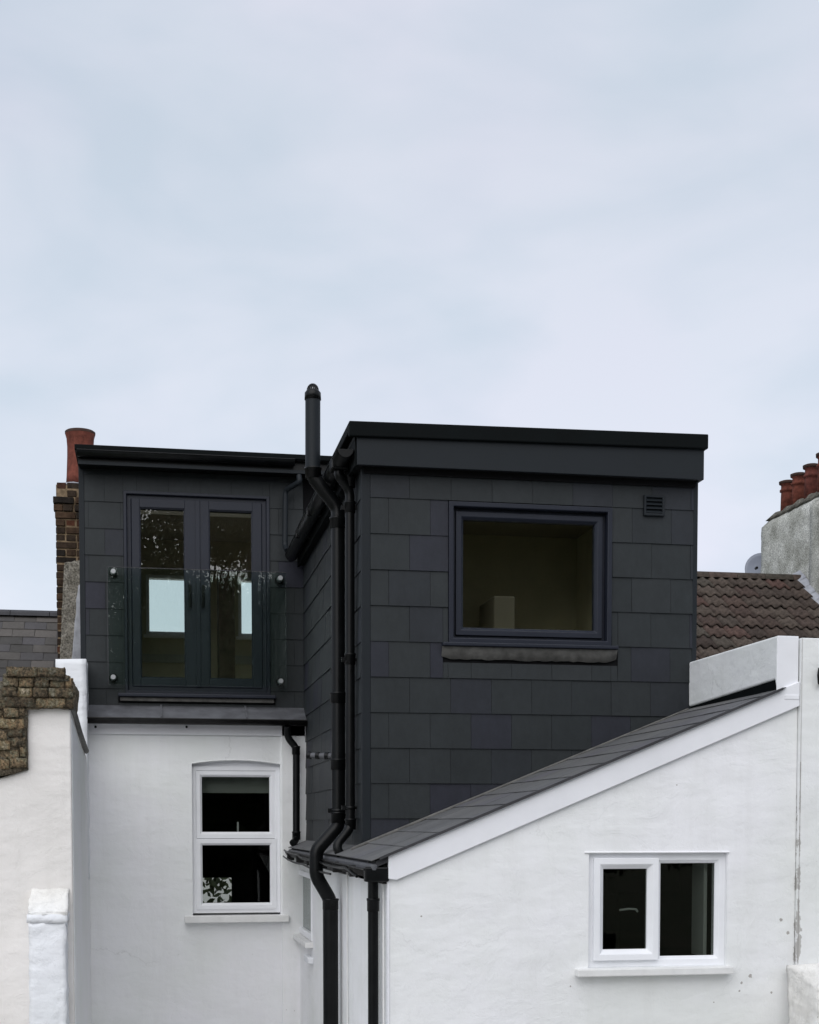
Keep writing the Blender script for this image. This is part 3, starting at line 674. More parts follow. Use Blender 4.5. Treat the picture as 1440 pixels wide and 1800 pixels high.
# verge board
bd = .158 / math.cos(ang) * 1.0
vb = MB(); xa, xb = XX(683, YO - .03, 1520), XQ
vb.prism_y([(xa, roofz(xa) - .150), (xa + .05, roofz(xa) - .158), (xb, roofz(xb) - .158), (xb, roofz(xb) - .012 if False else roofz(xb) - .004), (xa, roofz(xa) - .012)], YO - .03, YO - .004)
vb.build('verge_board', M['board'], house, bevel=.003)
# roof deck and its slates
xe = XO - .1
rf = subempty('outrigger_roof', house, (2.5, 10.5, roofz(xe)), 'narrow grey slate roof slope in front of the big dormer')
dk = MB().prism_y([(xe + .02, roofz(xe + .02) - .05), (XP + .05, roofz(XP + .05) - .05), (XP + .05, roofz(XP + .05) - .012), (xe + .02, roofz(xe + .02) - .012)], YO - .02, YF + .05)
dk.prism_y([(xe + .02, roofz(xe + .02) - .05), (XC + .1, roofz(XC + .1) - .05), (XC + .1, roofz(XC + .1) - .012), (xe + .02, roofz(xe + .02) - .012)], YF + .05, YW - .02)
dk.build('roof_deck', M['felt'], rf)
def slope_slate(parent, name, me, origin, rot):
    o = bpy.data.objects.new(name, me); link(o, parent, origin); o.rotation_euler = rot; return o
def slate2_me(w_, h_, m, th=.005, tilt=.007):
    # lies flat: length along +x (up the slope), width along y, up = z
    key = ('f', round(w_, 3), round(h_, 3), m.name)
    if key in slate_mesh: return slate_mesh[key]
    w2 = w_ / 2
    vs = [(0, -w2, tilt), (0, w2, tilt), (h_, w2, 0), (h_, -w2, 0), (0, -w2, tilt + th), (0, w2, tilt + th), (h_, w2, th), (h_, -w2, th)]
    me = bpy.data.meshes.new('slate'); me.from_pydata(vs, [], [(0, 3, 2, 1)[::-1][::-1], (4, 5, 6, 7)[::-1], (0, 1, 5, 4), (2, 3, 7, 6), (1, 2, 6, 5), (0, 4, 7, 3)])
    bm = bmesh.new(); bm.from_mesh(me); bmesh.ops.recalc_face_normals(bm, faces=bm.faces); bm.to_mesh(me); bm.free()
    me.materials.append(m); slate_mesh[key] = me; return me
gl_ = .225; k = 0; slen = (XP - xe) / math.cos(ang)
while k * gl_ < slen + .05:
    d0 = k * gl_; x = xe - .01 + d0 * math.cos(ang); z = roofz(x) - .008
    ymax = YF - .01 if x > XC - .02 else YW - .05
    y = YO - .045; first = True
    while y < ymax - .02:
        wdt = .15 if (first and k % 2) else .3
        y2 = min(ymax, y + wdt)
        ln = min(gl_ + .04, slen - d0 + .06)
        slope_slate(rf, 'slate', slate2_me(y2 - y - .002, ln, M['roofslate']), (x, (y + y2) / 2, z + random.uniform(0, .002)), (0, -ang, random.uniform(-.004, .004)))
        y = y2; first = False
    k += 1
# verge strip, eaves lead roll, abutment flashing
pv = [(XO - .06, roofz(XO - .06) + .004), (XP + .02, roofz(XP + .02) + .004), (XP + .02, roofz(XP + .02) - .012), (XO - .06, roofz(XO - .06) - .012)]
MB().prism_y(pv, YO - .055, YO - .035).build('verge_strip', M['felt'], rf)
fl = [(XC - .1, roofz(XC - .1) - .0), (XP - .02, roofz(XP - .02) - .0), (XP - .02, roofz(XP - .02) + .012), (XC - .1, roofz(XC - .1) + .022)]
MB().prism_y(fl, YF - .06, YF - .02).build('lead_flashing', M['leadbrown'], rf, bevel=.01)
MB().box(xe - .015, xe + .03, YO - .03, YW - .05, roofz(xe) - .07, roofz(xe) - .02).build('lead_drip', M['lead'], rf, bevel=.015)
# eaves gutter of the outrigger and board behind it
zg = roofz(xe) - .055
MB().box(XO - .03, XO - .002, YO + .02, YW - .05, zg - .09, zg + .03).build('eaves_board', M['gutterblack'], house)
gutter((xe + .005, YO - .02, zg), (xe + .005, YW - .08, zg + .02), .056, M['gutterblack'], 'gutter', house, (-1, 0, 0), label='old black outrigger gutter with cables clipped along it')
MB().box(xe - .05, XO - .0, YO - .028, YO + .02, zg - .075, zg + .015).build('gutter_stop', M['black'], house, bevel=.01)
for i in range(6):
    y = 9.1 + i * .85
    MB().box(xe - .058, xe + .01, y, y + .03, zg - .066, zg + .01).build('gutter_union', M['gutterblack'], house, bevel=.008)

# side gutter of big dormer
gzc = ZFT - .075
gutter((fx0 - .075, 9.93, gzc), (fx0 - .075, YB - .12, gzc - .02), .06, M['black'], 'gutter', house, (-1, 0, 0), label='black eaves gutter running back along the big dormer')
MB().box(fx0 - .14, fx0 - .02, 10.18, 10.32, gzc - .075, gzc + .008).build('gutter_outlet', M['black'], house, bevel=.01)
for y in (10.9, 11.8, 12.7): MB().box(fx0 - .142, fx0 - .012, y, y + .04, gzc - .066, gzc + .006).build('gutter_union', M['black'], house, bevel=.01)

# ---- pipes ---------------------------------------------------------
def pipe(name, label, pts, r, m=M['black'], collars=(), cat='downpipe', fil=.07, brackets=(), side=1):
    P = [Vector(p) for p in pts]; t = thing(name, label, cat, P[-1], 'black pipes on the house')
    MB().tube(fillet(P, fil, 6), r, 18).build('pipe_run', m, t)
    for (x, y, z) in collars:
        MB().lathe([(r * .9, -.035), (r * 1.16, -.035), (r * 1.16, .03), (r * 1.24, .032), (r * 1.24, .045), (r * .9, .047)], (x, y, z), 20).build('collar', m, t)
    for (x, y, z) in brackets:
        mb = MB().lathe([(r * .98, -.012), (r * 1.12, -.012), (r * 1.12, .012), (r * .98, .012)], (x, y, z), 20)
        mb.box(x - .01, x + .09 * side, y - .012, y + .012, z - .012, z + .012); mb.box(x - r - .03, x - r, y - .015, y + .015, z - .016, z + .016)
        mb.build('bracket', m, t)
    return t
YA = 10.66
Pa = [at(x, y, YA) for x, y in ((550, 698), (550, 838), (594, 893), (595, 1452), (556, 1495), (556, 1540), (581, 1583))] 
Pa.append(Vector((Pa[-1].x, YA, .1)))
zA = lambda y: ZZ(595, y, YA)
sp = pipe('soil_vent_pipe', 'tall black soil vent pipe with caged top standing above the roofs', Pa, .052, collars=[(Pa[2].x, YA, zA(921)), (Pa[3].x, YA, zA(1228)), (Pa[3].x, YA, zA(1345)), (Pa[3].x, YA, zA(1438)), (Pa[6].x, YA, zA(1590)), (Pa[0].x, YA, zA(835))], cat='vent pipe', brackets=[(Pa[3].x, YA, zA(1425))], fil=.045)
MB().tube([Pa[0] + Vector((0, 0, -.01)), Pa[1] + Vector((0, 0, .06))], .056, 18).build('upper_pipe', M['fascia'], sp)
# thicker lower length
MB().tube([(Pa[6].x, YA, zA(1592)), (Pa[6].x, YA, .1)], .058, 18).build('lower_pipe', M['black'], sp)
MB().lathe([(.05, -.02), (.062, -.02), (.06, .03), (.045, .05)], Pa[0], 18).build('cowl_ring', M['black'], sp)
cg = MB(); c0 = Pa[0]
for i in range(8):
    a = math.pi * i / 8
    cg.tube([c0 + Vector((.042 * math.cos(a) * math.cos(b_), .042 * math.sin(a) * math.cos(b_), .045 + .05 * math.sin(b_))) for b_ in [math.pi * j / 10 for j in range(11)]], .0045, 6)
cg.build('cowl_cage', M['black'], sp)
MB().lathe([(.0, .082), (.02, .078), (.033, .06), (.036, .04), (.036, .03)], c0, 16).build('cowl_dome', M['steel'], sp)
YD = 10.27
zB = lambda y: ZZ(616, y, YD)
Pb = [Vector((fx0 - .08, 10.25, gzc - .05)), Vector((fx0 - .08, 10.25, gzc - .11)), Vector((XX(616, YD), YD, zB(862))), at(616, 1456, YD), at(590, 1487, 10.2), at(604, 1512, 10.2)]
pipe('downpipe', 'slim black rainwater pipe nearest the slate corner, dropping from the dormer gutter', Pb, .034, collars=[(Pb[2].x, YD, zB(848)), (Pb[2].x, YD, zB(893)), (Pb[2].x, YD, zB(1160)), (Pb[2].x, YD, zB(1450))], brackets=[(Pb[2].x, YD, zB(1160)), (Pb[2].x, YD, zB(893)), (Pb[2].x, YD, zB(1420))], fil=.05)
YCp = 8.72; Pc = [at(656, 1518, YCp), Vector((XX(656, YCp, 1600), YCp, .1))]
Pc[0] = Vector((Pc[1].x, YCp, Pc[0].z + .03))
pipe('downpipe', 'straight black rainwater pipe on white outrigger corner beside the end wall', Pc, .033, collars=[(Pc[1].x, YCp, ZZ(656, 1592, YCp))])
YDp = 13.6; Pd = [Vector((XX(505, YDp), YG - .035, ZZ(505, 1277, YDp))), at(506, 1298, YDp), at(521, 1314, YDp), at(521, 1476, YDp), at(515, 1482, 13.5)]
pipe('downpipe', 'short black rainwater pipe beside the white sash window', Pd, .034, collars=[(Pd[3].x, YDp, ZZ(521, 1320, YDp)), (Pd[3].x, YDp, ZZ(521, 1470, YDp))], fil=.06)
Pe = [Vector((XX(528, YG), YG + .02, ZZ(528, 835, YG))), at(527, 847, YG), at(502, 862, 13.78), at(501, 960, 13.78), at(505, 968, 13.7)]
pipe('downpipe', 'thin dark pipe between glazed doors and the big dormer gutter', Pe, .026, M['fascia'], fil=.04)
# overflow pipe stub
ov = thing('overflow_pipe', 'short grey horizontal pipe stub poking out between slates and soil pipe', 'pipe', at(560, 1330, 11.3))
MB().tube([(XC - .05, 12.9, H + .45), (XC - .05, 10.72, H + .47)], .022, 12).build('pipe_run', M['lead'], ov) if False else None
oy = 10.9; o0 = at(541, 1328, oy + .1); o1 = at(584, 1329, oy)
MB().tube([o0, o1], .022, 12).build('pipe_run', M['lead'], ov)
for t in (.0, .35, .72): 
    c = o0.lerp(o1, t); MB().tube([c, c + (o1 - o0).normalized() * .028], .029, 12).build('collar', M['black'], ov)
MB().tube([o1, Vector((XC - .01, oy + .02, o1.z + .01))], .02, 10).build('wall_stub', M['black'], ov)
# cables looping along the outrigger gutter
cb = thing('cable', 'black cables looped along the eaves gutter above the narrow window', 'cable', (xe, 12, zg))
def sag(a, b, s_, n=10):
    a, b = Vector(a), Vector(b); return [a.lerp(b, i / n) + Vector((0, 0, -4 * s_ * (i / n) * (1 - i / n))) for i in range(n + 1)]
pts = sag((xe - .07, 13.5, zg + .03), (xe - .075, 12.2, zg + .01), .012) + sag((xe - .075, 12.2, zg), (xe - .07, 10.9, zg + .0), .012)[1:] + sag((xe - .07, 10.9, zg), (xe - .07, 9.2, zg - .01), .015)[1:] + [Vector((xe - .03, 8.95, zg - .06))]
MB().tube(pts, .009, 6).build('cable_run', M['black'], cb)
pts = sag((xe - .075, 13.55, zg - .03), (xe - .08, 12.0, zg - .06), .012) + sag((xe - .08, 12.0, zg - .05), (xe - .08, 9.9, zg - .075), .012)[1:]
MB().tube(pts, .008, 6).build('cable_run', M['black'], cb)
cb2 = thing('cable', 'thin white cable running down the outrigger corner', 'cable', (XO, YO, 0))
MB().tube([(XO - .012, YO + .12, zs - .06), (XO - .012, YO + .12, .1)], .007, 6).build('cable_run', M['sill'], cb2)
cb3 = thing('cable', 'thin pale cable dropping beside the thick lower soil pipe', 'cable', (XO, 10.4, 0))
MB().tube([(XO - .04, 10.05, zs - .06), (XO - .04, 10.05, .1)], .007, 6).build('cable_run', M['sill'], cb3)

# ---- glass balustrade ------------------------------------------------
bal = thing('glass_balustrade', 'clear green-tinted glass balcony panel bolted across the double doors', 'balustrade', at(345, 1205, YB - .13))
YP = YB - .13
q0, q1 = XX(190, YP, 1100), XX(503, YP, 1100)
MB().box(q0, q1, YP, YP + .015, ZZ(199, 1203, YP), ZZ(199, 997, YP)).build('glass_pane', M['glass_green'], bal, bevel=.002)
MB().box(q0, q1, YP - .001, YP + .016, ZZ(199, 997, YP) + .0005, ZZ(199, 997, YP) + .006).build('polished_edge', M['felt'], bal)
MB().box(q0 - .006, q0 - .0005, YP - .001, YP + .016, ZZ(199, 1203, YP), ZZ(199, 997, YP)).build('polished_edge', M['felt'], bal)
for (x, y) in ((199, 1004), (493, 1016), (199, 1190), (494, 1197)):
    p = at(x, y, YP - .01)
    bt = MB().tube([p + Vector((0, -.012, 0)), p + Vector((0, .0, 0))], .022, 18).tube([p + Vector((0, .026, 0)), p + Vector((0, .13, 0))], .026, 16)
    bt.build('bolt', M['steel'], bal, bevel=.002)
    MB().tube([p + Vector((0, .112, 0)), p + Vector((0, .122, 0))], .044, 18).build('washer', M['black'], bal)

# ================================================================== right party wall and neighbour
ZP = ZZ(1366, 1117, YO)
pw = thing('party_wall', 'white rendered parapet wall rising beside the right end of the slate roof', 'wall', ((XP + XQ) / 2, 9.2, 0))
pb0, pb1 = roofz(XP) + .07, ZZ(1210, 1243, 10.02)
MB().prism_x([(YO - .002, roofz(XP) - .02), (YO + .03, roofz(XP) + .07), (10.0, pb1), (10.03, ZP), (YO - .002, ZP)], XP, XQ).build('parapet', M['render_back'], pw, bevel=.012)
MB().box(XP + .012, XQ, YO + .04, 10.0, roofz(XP) - .06, roofz(XP) + .1).build('flashing_upstand', M['trim'], pw)
MB().box(XP - .004, XQ - .003, YO - .012, YO - .003, roofz(XP) - .02, ZP - .003).build('end_face', M['board'], pw, bevel=.004)
MB().box(XP + .04, XQ - .003, YO - .034, YO - .012, roofz(XP) - .06, roofz(XP) - .03).build('drip_edge', M['board'], pw, bevel=.004)

nh = thing('neighbouring_house', 'next-door house with brown tiled roof, stained white chimney and pale rendered wall', 'house', (9, 17, 0))
MB().prism_y([(XQ + .004, 0), (XQ + 3.5, 0), (XQ + 3.5, ZP - .06), (XQ + .9, ZP - .02), (XQ + .004, ZP - .015)], YO - .035, YO + .25).build('rendered_wall', M['render'], nh, bevel=.006)
MB().box(XQ + .1, XQ + 3.5, YO + .25, 16.5, 0, ZP - .4).build('side_block', M['render'], nh)
hk = at(1437, 1188, YO - .04)
MB().tube([hk + Vector((.03, .0, .04)), hk + Vector((0, -.03, .04)), hk + Vector((-.01, -.04, 0)), hk + Vector((0, -.03, -.05)), hk + Vector((.03, 0, -.05))], .011, 8).build('wall_hook', M['black'], nh)

# tiled roof
YRG = 20.5; ZRG = ZZ(1300, 1016, YRG); ra = R(35); tx = XX(1218, 19.5, 1100) - 1.2
nr = subempty('roof', nh, (9.5, 18, H + 1), 'brown interlocking tiled roof slope')
gt = .323; TW = .30
def tile_mesh():
    prof = []; n = 14
    for i in range(n + 1):
        u = i / n; x = (u - .5) * (TW + .004); ph = (u * 2) % 1.0
        h = .042 * max(0, math.sin(math.pi * min(1, ph / .62))) ** 1.0 if ph < .62 else 0
        prof.append((x, h))
    vs = []; 
    for (d, lift) in ((0, .045), (gt + .05, .0)):
        for (x, h) in prof: vs.append((x, d, h + lift))
        for (x, h) in prof: vs.append((x, d, h + lift - .022))
    m_ = len(prof); fs = []
    for i in range(m_ - 1):
        fs += [(i, i + 1, 2 * m_ + i + 1, 2 * m_ + i), (i, m_ + i, m_ + i + 1, i + 1)]
    fs += [(0, 2 * m_, 3 * m_, m_), (m_ - 1, 2 * m_ - 1, 4 * m_ - 1, 3 * m_ - 1)]
    me = bpy.data.meshes.new('roof_tile'); me.from_pydata(vs, [], fs)
    bm = bmesh.new(); bm.from_mesh(me); bmesh.ops.recalc_face_normals(bm, faces=bm.faces); bm.to_mesh(me); bm.free()
    for p in me.polygons: p.use_smooth = True
    me.materials.append(M['tile']); 
    return me
tm = tile_mesh(); rows, cols = 15, 17
SXs = XX(1338, 22.0, 980)
for r in range(rows):
    d = .06 + r * gt; y = YRG - (d + gt) * math.cos(ra); z = ZRG - (d + gt) * math.sin(ra)
    for c in range(cols):
        x = tx + c * TW + TW / 2
        if y > 19.75 and x > SXs - .05 and x < SXs + .45: continue
        o = bpy.data.objects.new('roof_tile', tm); link(o, nr, (x + random.uniform(-.003, .003), y + random.uniform(-.006, .006), z + random.uniform(-.003, .004)))
        o.rotation_euler = (ra, random.uniform(-.006, .006), 0)
dk = MB(); dl = rows * gt + .1
dk.prism_x([(YRG, ZRG - .04), (YRG, ZRG - .12), (YRG - dl * math.cos(ra), ZRG - .12 - dl * math.sin(ra)), (YRG - dl * math.cos(ra), ZRG - .04 - dl * math.sin(ra))], tx, tx + cols * TW)
dk.prism_x([(YRG, ZRG - .04), (YRG + 4, ZRG - 2.8), (YRG + 4, ZRG - 2.9), (YRG, ZRG - .12)], tx, tx + cols * TW)
dk.build('roof_deck', M['felt'], nr)
MB().box(tx, tx + cols * TW, 16.2, 24.3, 0, ZRG - 2.9).build('house_body', M['brickhouse'], nh)
for c in range(12):
    x = tx + c * .45
    if x > SXs - .1: break
    rg = MB(); seg = 8; vs = []
    for xx in (x + .003, x + .447):
        for j in range(seg + 1):
            a = math.pi * j / seg; vs.append((xx, YRG + .12 * math.cos(a), ZRG - .02 + .10 * math.sin(a)))
    fs = [(j, j + 1, seg + 1 + j + 1, seg + 1 + j) for j in range(seg)] + [tuple(range(seg + 1)), tuple(range(seg + 1, 2 * seg + 2))]
    rg.add(vs, fs); rg.build('ridge_tile', M['ridge'], nr, origin=(x, YRG, ZRG + random.uniform(-.005, .006)))
# lead soakers against stack
ls = MB()
for i in range(7):
    y = YRG + .06 - i * .18; z = ZRG + .08 - i * .18 * math.tan(ra) 
    ls.add([(SXs - .16, y, z), (SXs - .16, y - .22, z - .22 * math.tan(ra)), (SXs - .01, y - .22, z - .12 * math.tan(ra) + .03), (SXs - .01, y, z + .08)], [(0, 1, 2, 3)])
    ls.add([(SXs - .16, y, z - .01), (SXs - .16, y - .22, z - .01 - .22 * math.tan(ra)), (SXs - .01, y - .22, z + .02 - .12 * math.tan(ra)), (SXs - .01, y, z + .07)], [(3, 2, 1, 0)])
ls.build('lead_soakers', M['leadlight'], nr)

# chimney stack with pots
def lump_box(x0, x1, y0, y1, z0, z1, step, amp, sc=6, round_top=0, seed=0, shape=None):
    bm = bmesh.new(); bmesh.ops.create_cube(bm, size=1)
    for v in bm.verts: v.co = Vector((x0 + (v.co.x + .5) * (x1 - x0), y0 + (v.co.y + .5) * (y1 - y0), z0 + (v.co.z + .5) * (z1 - z0)))
    for ax_, ln in ((0, x1 - x0), (1, y1 - y0), (2, z1 - z0)):
        n = max(1, int(ln / step)); lo = (x0, y0, z0)[ax_]
        for i in range(1, n):
            co = [0, 0, 0]; co[ax_] = lo + ln * i / n; no = [0, 0, 0]; no[ax_] = 1
            bmesh.ops.bisect_plane(bm, geom=bm.verts[:] + bm.edges[:] + bm.faces[:], plane_co=co, plane_no=no)
    cx, cy = (x0 + x1) / 2, (y0 + y1) / 2
    for v in bm.verts:
        if round_top:
            tt = (v.co.z - (z1 - round_top)) / round_top
            if tt > 0:
                k = 1 - .5 * tt * tt; v.co.y = cy + (v.co.y - cy) * (1 - (1 - k) * min(1, .3 / max(.15, (y1 - y0) / 2))); v.co.x = cx + (v.co.x - cx) * (1 - (1 - k) * min(1, .3 / max(.15, (x1 - x0) / 2)))
        if shape: v.co = shape(v.co)
        q = v.co * sc + Vector((seed, 0, seed))
        v.co += Vector(noise.noise_vector(q)) * amp + Vector(noise.noise_vector(q * 3.1)) * amp * .4
    mb = MB(); bm.verts.ensure_lookup_table(); mb.add([v.co.copy() for v in bm.verts], [tuple(v.index for v in f.verts) for f in bm.faces], True); bm.free(); return mb
ZS = ZZ(1352, 914, 22.0)
ch = subempty('chimney', nh, (SXs + .2, 20.8, ZRG), 'stained white rendered chimney stack')
lump_box(SXs, SXs + .42, 19.45, 22.0, ZRG - 1.6, ZS, .12, .018, 5, .12, 3).build('stack', M['stackrender'], ch)
lump_box(SXs + .03, SXs + .4, 19.5, 21.9, ZS - .05, ZS + .07, .09, .03, 8, .08, 5).build('flaunching', M['flaunch'], ch)
lump_box(SXs - .03, SXs + .03, 19.4, 20.2, ZRG - 1.4, ZS - .16, .12, .012, 5, 0, 9).build('render_patch', M['stackrender'], ch)
for i, px_ in enumerate((1384, 1404, 1426, 1449)):
    d = ray(px_, 900); X_ = SXs + .2; Yp = X_ * d.y / d.x
    top_h = .46 + (.0, .02, .05, .12)[i]
    prof = [(.0, -.05), (.115, -.05), (.108, top_h * .55), (.104, top_h * .62), (.128, top_h * .64), (.130, top_h * .70), (.108, top_h * .73), (.108, top_h * .86), (.135, top_h * .9), (.138, top_h * .98), (.115, top_h), (.09, top_h * .98), (.085, top_h * .6)]
    prof = [(r_ * .93, z_) for r_, z_ in prof]
    o = MB().lathe(prof, (X_, Yp, ZS + .04), 24).build('chimney_pot', M['terracotta'], ch)
    MB().lathe([(.101, top_h * .885), (.131, top_h * .9), (.135, top_h * .985), (.10, top_h * 1.012), (.07, top_h * 1.0)], (X_, Yp, ZS + .04), 24).build('chimney_pot_rim', M['potsoot'], ch)
# satellite dish
dc = at(1338, 999, 22.35)
sdish = thing('satellite_dish', 'grey satellite dish peeking out left of the white chimney stack', 'satellite dish', dc)
mb = MB(); seg = 32; vs = []; rr = .262; nr_ = 6
dirv = Vector((-.35, -.85, .3)).normalized(); q = dirv.to_track_quat('Z', 'Y')
for i in range(nr_ + 1):
    for j in range(seg):
        a = 2 * math.pi * j / seg; r = rr * i / nr_; vs.append(dc + q @ Vector((r * math.cos(a), r * math.sin(a) * 1.08, -.06 + .06 * (i / nr_) ** 2)))
for i in range(nr_ + 1):
    for j in range(seg):
        a = 2 * math.pi * j / seg; r = rr * i / nr_; vs.append(dc + q @ Vector((r * math.cos(a), r * math.sin(a) * 1.08, -.068 + .06 * (i / nr_) ** 2)))
fs = []; b2_ = (nr_ + 1) * seg
for i in range(nr_):
    for j in range(seg):
        j2 = (j + 1) % seg; fs += [(i * seg + j, i * seg + j2, (i + 1) * seg + j2, (i + 1) * seg + j), (b2_ + i * seg + j, b2_ + (i + 1) * seg + j, b2_ + (i + 1) * seg + j2, b2_ + i * seg + j2)]
for j in range(seg): j2 = (j + 1) % seg; fs.append((nr_ * seg + j, nr_ * seg + j2, b2_ + nr_ * seg + j2, b2_ + nr_ * seg + j))
mb.add(vs, fs, True).build('dish', M['dish'], sdish)
MB().tube([dc + q @ Vector((0, -.27, -.03)), dc + q @ Vector((0, -.1, .22)), ], .01, 8).build('arm', M['lead'], sdish)
lnb = at(1331, 998, 22.15); MB().tube([lnb, lnb + Vector((.01, .07, .0))], .022, 10).build('receiver', M['black'], sdish)
MB().tube([dc + q @ Vector((0, 0, -.07)), dc + Vector((.12, .12, -.02)), Vector((SXs + .2, 22.02, dc.z - .05))], .018, 8).build('mount', M['lead'], sdish)

# ================================================================== left side
# house on the left: slate roof
lh = thing('neighbouring_house', 'house far left with weathered grey slate roof behind the brick chimney', 'house', (-2.5, 16, 0))
YLR = 17.5; ZLR = ZZ(50, 1080, YLR); lr = subempty('roof', lh, (-2.5, 17, ZLR - 1), 'weathered slate roof with dark ridge')
lx0, lx1 = -4.3, -.75; gs = .185
m2 = {}
def lslate(w_):
    return slate_me(w_, gs + .04, M['oldslate'], .006, .008, 'slate')
for r in range(9):
    d = .03 + (r + 1) * gs; y = YLR - d * math.cos(ra); z = ZLR - d * math.sin(ra)
    x = lx0 + (.125 if r % 2 else 0)
    while x < lx1:
        o = bpy.data.objects.new('slate', lslate(.246)); link(o, lr, (x + .125, y, z + random.uniform(-.002, .004)))
        o.rotation_euler = (-(math.pi / 2 - ra), random.uniform(-.012, .012), 0); x += .25
MB().prism_x([(YLR, ZLR - .02), (YLR, ZLR - .1), (YLR - 3, ZLR - .1 - 3 * math.tan(ra)), (YLR - 3, ZLR - .02 - 3 * math.tan(ra))], lx0, lx1 + .2).build('roof_deck', M['oldslate'], lr)
MB().prism_x([(YLR, ZLR - .02), (YLR + 3.6, ZLR - .02 - 3.6 * math.tan(ra)), (YLR + 3.6, ZLR - .1 - 3.6 * math.tan(ra)), (YLR, ZLR - .1)], lx0, lx1 + .2).build('roof_deck', M['oldslate'], lr)
for c in range(8):
    x = lx0 + c * .45; vs = []; seg = 6
    for xx in (x + .003, x + .447):
        for j in range(seg + 1):
            a = math.pi * j / seg; vs.append((xx, YLR + .12 * math.cos(a), ZLR - .03 + .08 * math.sin(a)))
    fs = [(j, j + 1, seg + 1 + j + 1, seg + 1 + j) for j in range(seg)] + [tuple(range(seg + 1)), tuple(range(seg + 1, 2 * seg + 2))]
    MB().add(vs, fs).build('ridge_tile', M['felt'], lr)
MB().box(lx0, lx1, YLR - 3.0, YLR + 3.6, 0, ZLR - 2.3).build('house_body', M['brickhouse'], lh)
# brick chimney
YC = 15.0; cx0 = XX(98, YC, 1000); cx1 = cx0 + .68; ZCt = ZZ(100, 846, YC)
bc = subempty('chimney', lh, ((cx0 + cx1) / 2, YC + .25, ZLR), 'dark stock-brick chimney stack beside the black dormer')
MB().box(cx0 + .012, cx1 - .01, YC + .012, YC + .55, 0, ZCt - .03).build('mortar_core', M['mortar'], bc)
bm_cache = {}
def brick_me(l, h_, d_):
    key = (round(l, 3), round(h_, 3), round(d_, 3))
    if key in bm_cache: return bm_cache[key]
    bm = bmesh.new(); bmesh.ops.create_cube(bm, size=1)
    for v in bm.verts: v.co = Vector((v.co.x * l, v.co.y * d_, v.co.z * h_))
    bmesh.ops.bevel(bm, geom=bm.edges[:], offset=.005, segments=1, affect='EDGES')
    me = bpy.data.meshes.new('brick'); bm.to_mesh(me); bm.free(); me.materials.append(M['brick']); bm_cache[key] = me; return me
zc = ZCt; row = 0
zbot = ZZ(100, 1180, YC)
while zc > zbot:
    ou = {0: -.012, 1: -.012, 2: .022, 3: .022, 4: .008}.get(row, 0.0)
    x = cx0 - ou; header = row % 2
    while x < cx1 + ou - .03:
        l = .1025 if (header or (x == cx0 - ou and row % 3 == 0)) else .215
        l = min(l, cx1 + ou - x)
        if l < .04: break
        o = bpy.data.objects.new('brick', brick_me(l - .012, .062, .1)); link(o, bc, (x + l / 2 + random.uniform(-.004, .004), YC - ou + .05 + random.uniform(-.012, .012), zc - .037 + random.uniform(-.003, .003)))
        o.rotation_euler = (random.uniform(-.02, .02), random.uniform(-.012, .012), random.uniform(-.02, .02)); x += l + .0
    zc -= .075; row += 1
pc = at(142, 846, YC + .28); hz_ = ZZ(142, 760, YC + .28) - pc.z
pp = [(0, -.04), (.15, -.04), (.143, .04), (.134, hz_ * .5), (.133, hz_ * .7), (.134, hz_ * .72), (.139, hz_ * .86), (.152, hz_ * .95), (.153, hz_), (.14, hz_ + .006), (.118, hz_ - .02), (.11, hz_ * .6)]
MB().lathe(pp, pc, 28).build('chimney_pot', M['terracotta'], bc)
MB().lathe([(.1535, hz_ * .955), (.1545, hz_ * 1.0), (.14, hz_ * 1.02), (.118, hz_ * .98)], pc, 28).build('chimney_pot_rim', M['potsoot'], bc)
lump_box(cx0 + .03, cx1 - .03, YC + .03, YC + .5, ZCt - .02, ZCt + .04, .08, .02, 9, .04, 2).build('flaunching', M['leadlight'], bc)
# rough cast slope in front of stack
YK = 14.7
pk = [at(x, y, YK) for x, y in ((113, 988), (142, 985), (142, 1175), (104, 1175))]
rc = lump_box(0, 1, YK, YK + .3, 0, 1, .08, .0, 8)
def warp(v):
    a = pk[3].lerp(pk[2], v.x); b = pk[0].lerp(pk[1], v.x); c = a.lerp(b, v.z); return Vector((c.x, v.y, c.z))
rc = lump_box(0, 1, YK, YK + .3, 0, 1, .06, .012, 9, 0, 4, warp); rc.build('roughcast_slope', M['pebble'], bc)
pk2 = [at(x, y, YK - .04) for x, y in ((137, 1030), (147, 1020), (150, 1178), (125, 1178))]
def warp2(v):
    a = pk2[3].lerp(pk2[2], v.x); b = pk2[0].lerp(pk2[1], v.x); c = a.lerp(b, v.z); return Vector((c.x, v.y, c.z))
lump_box(0, 1, YK - .05, YK + .02, 0, 1, .08, .008, 9, 0, 6, warp2).build('lead_cover', M['leadlight'], bc)

# left party wall
YL = 10.9
lw = thing('party_wall', 'tall cream rendered wall on the left capped with mossy old masonry', 'wall', (XL - .6, YL + 1, 0))
zt1 = ZZ(126, 1243, YL); zt2 = atx(149, 1322, XL).z; ye2 = atx(149, 1322, XL).y
xk = XX(48, YL, 1300)
MB().prism_y([(-3.2, 0), (XL, 0), (XL, zt1 - .01), (xk, zt1 + .01), (xk, ZZ(48, 1352, YL)), (xk - .6, ZZ(0, 1372, YL) - .12), (-3.2, ZZ(0, 1372, YL) - .5)], YL, YL + .4).build('rendered_wall', M['render_warm'], lw, bevel=.012)
MB().prism_x([(YL + .4, 0), (YW + .0, 0), (YW + .0, zt2 - .05), (ye2, zt2), (ye2 - .8, zt2 + .03), (YL + .5, zt1 - .06), (YL + .4, zt1 - .04)], XL - .4, XL).build('flank_wall', M['render_warm'], lw, bevel=.01)
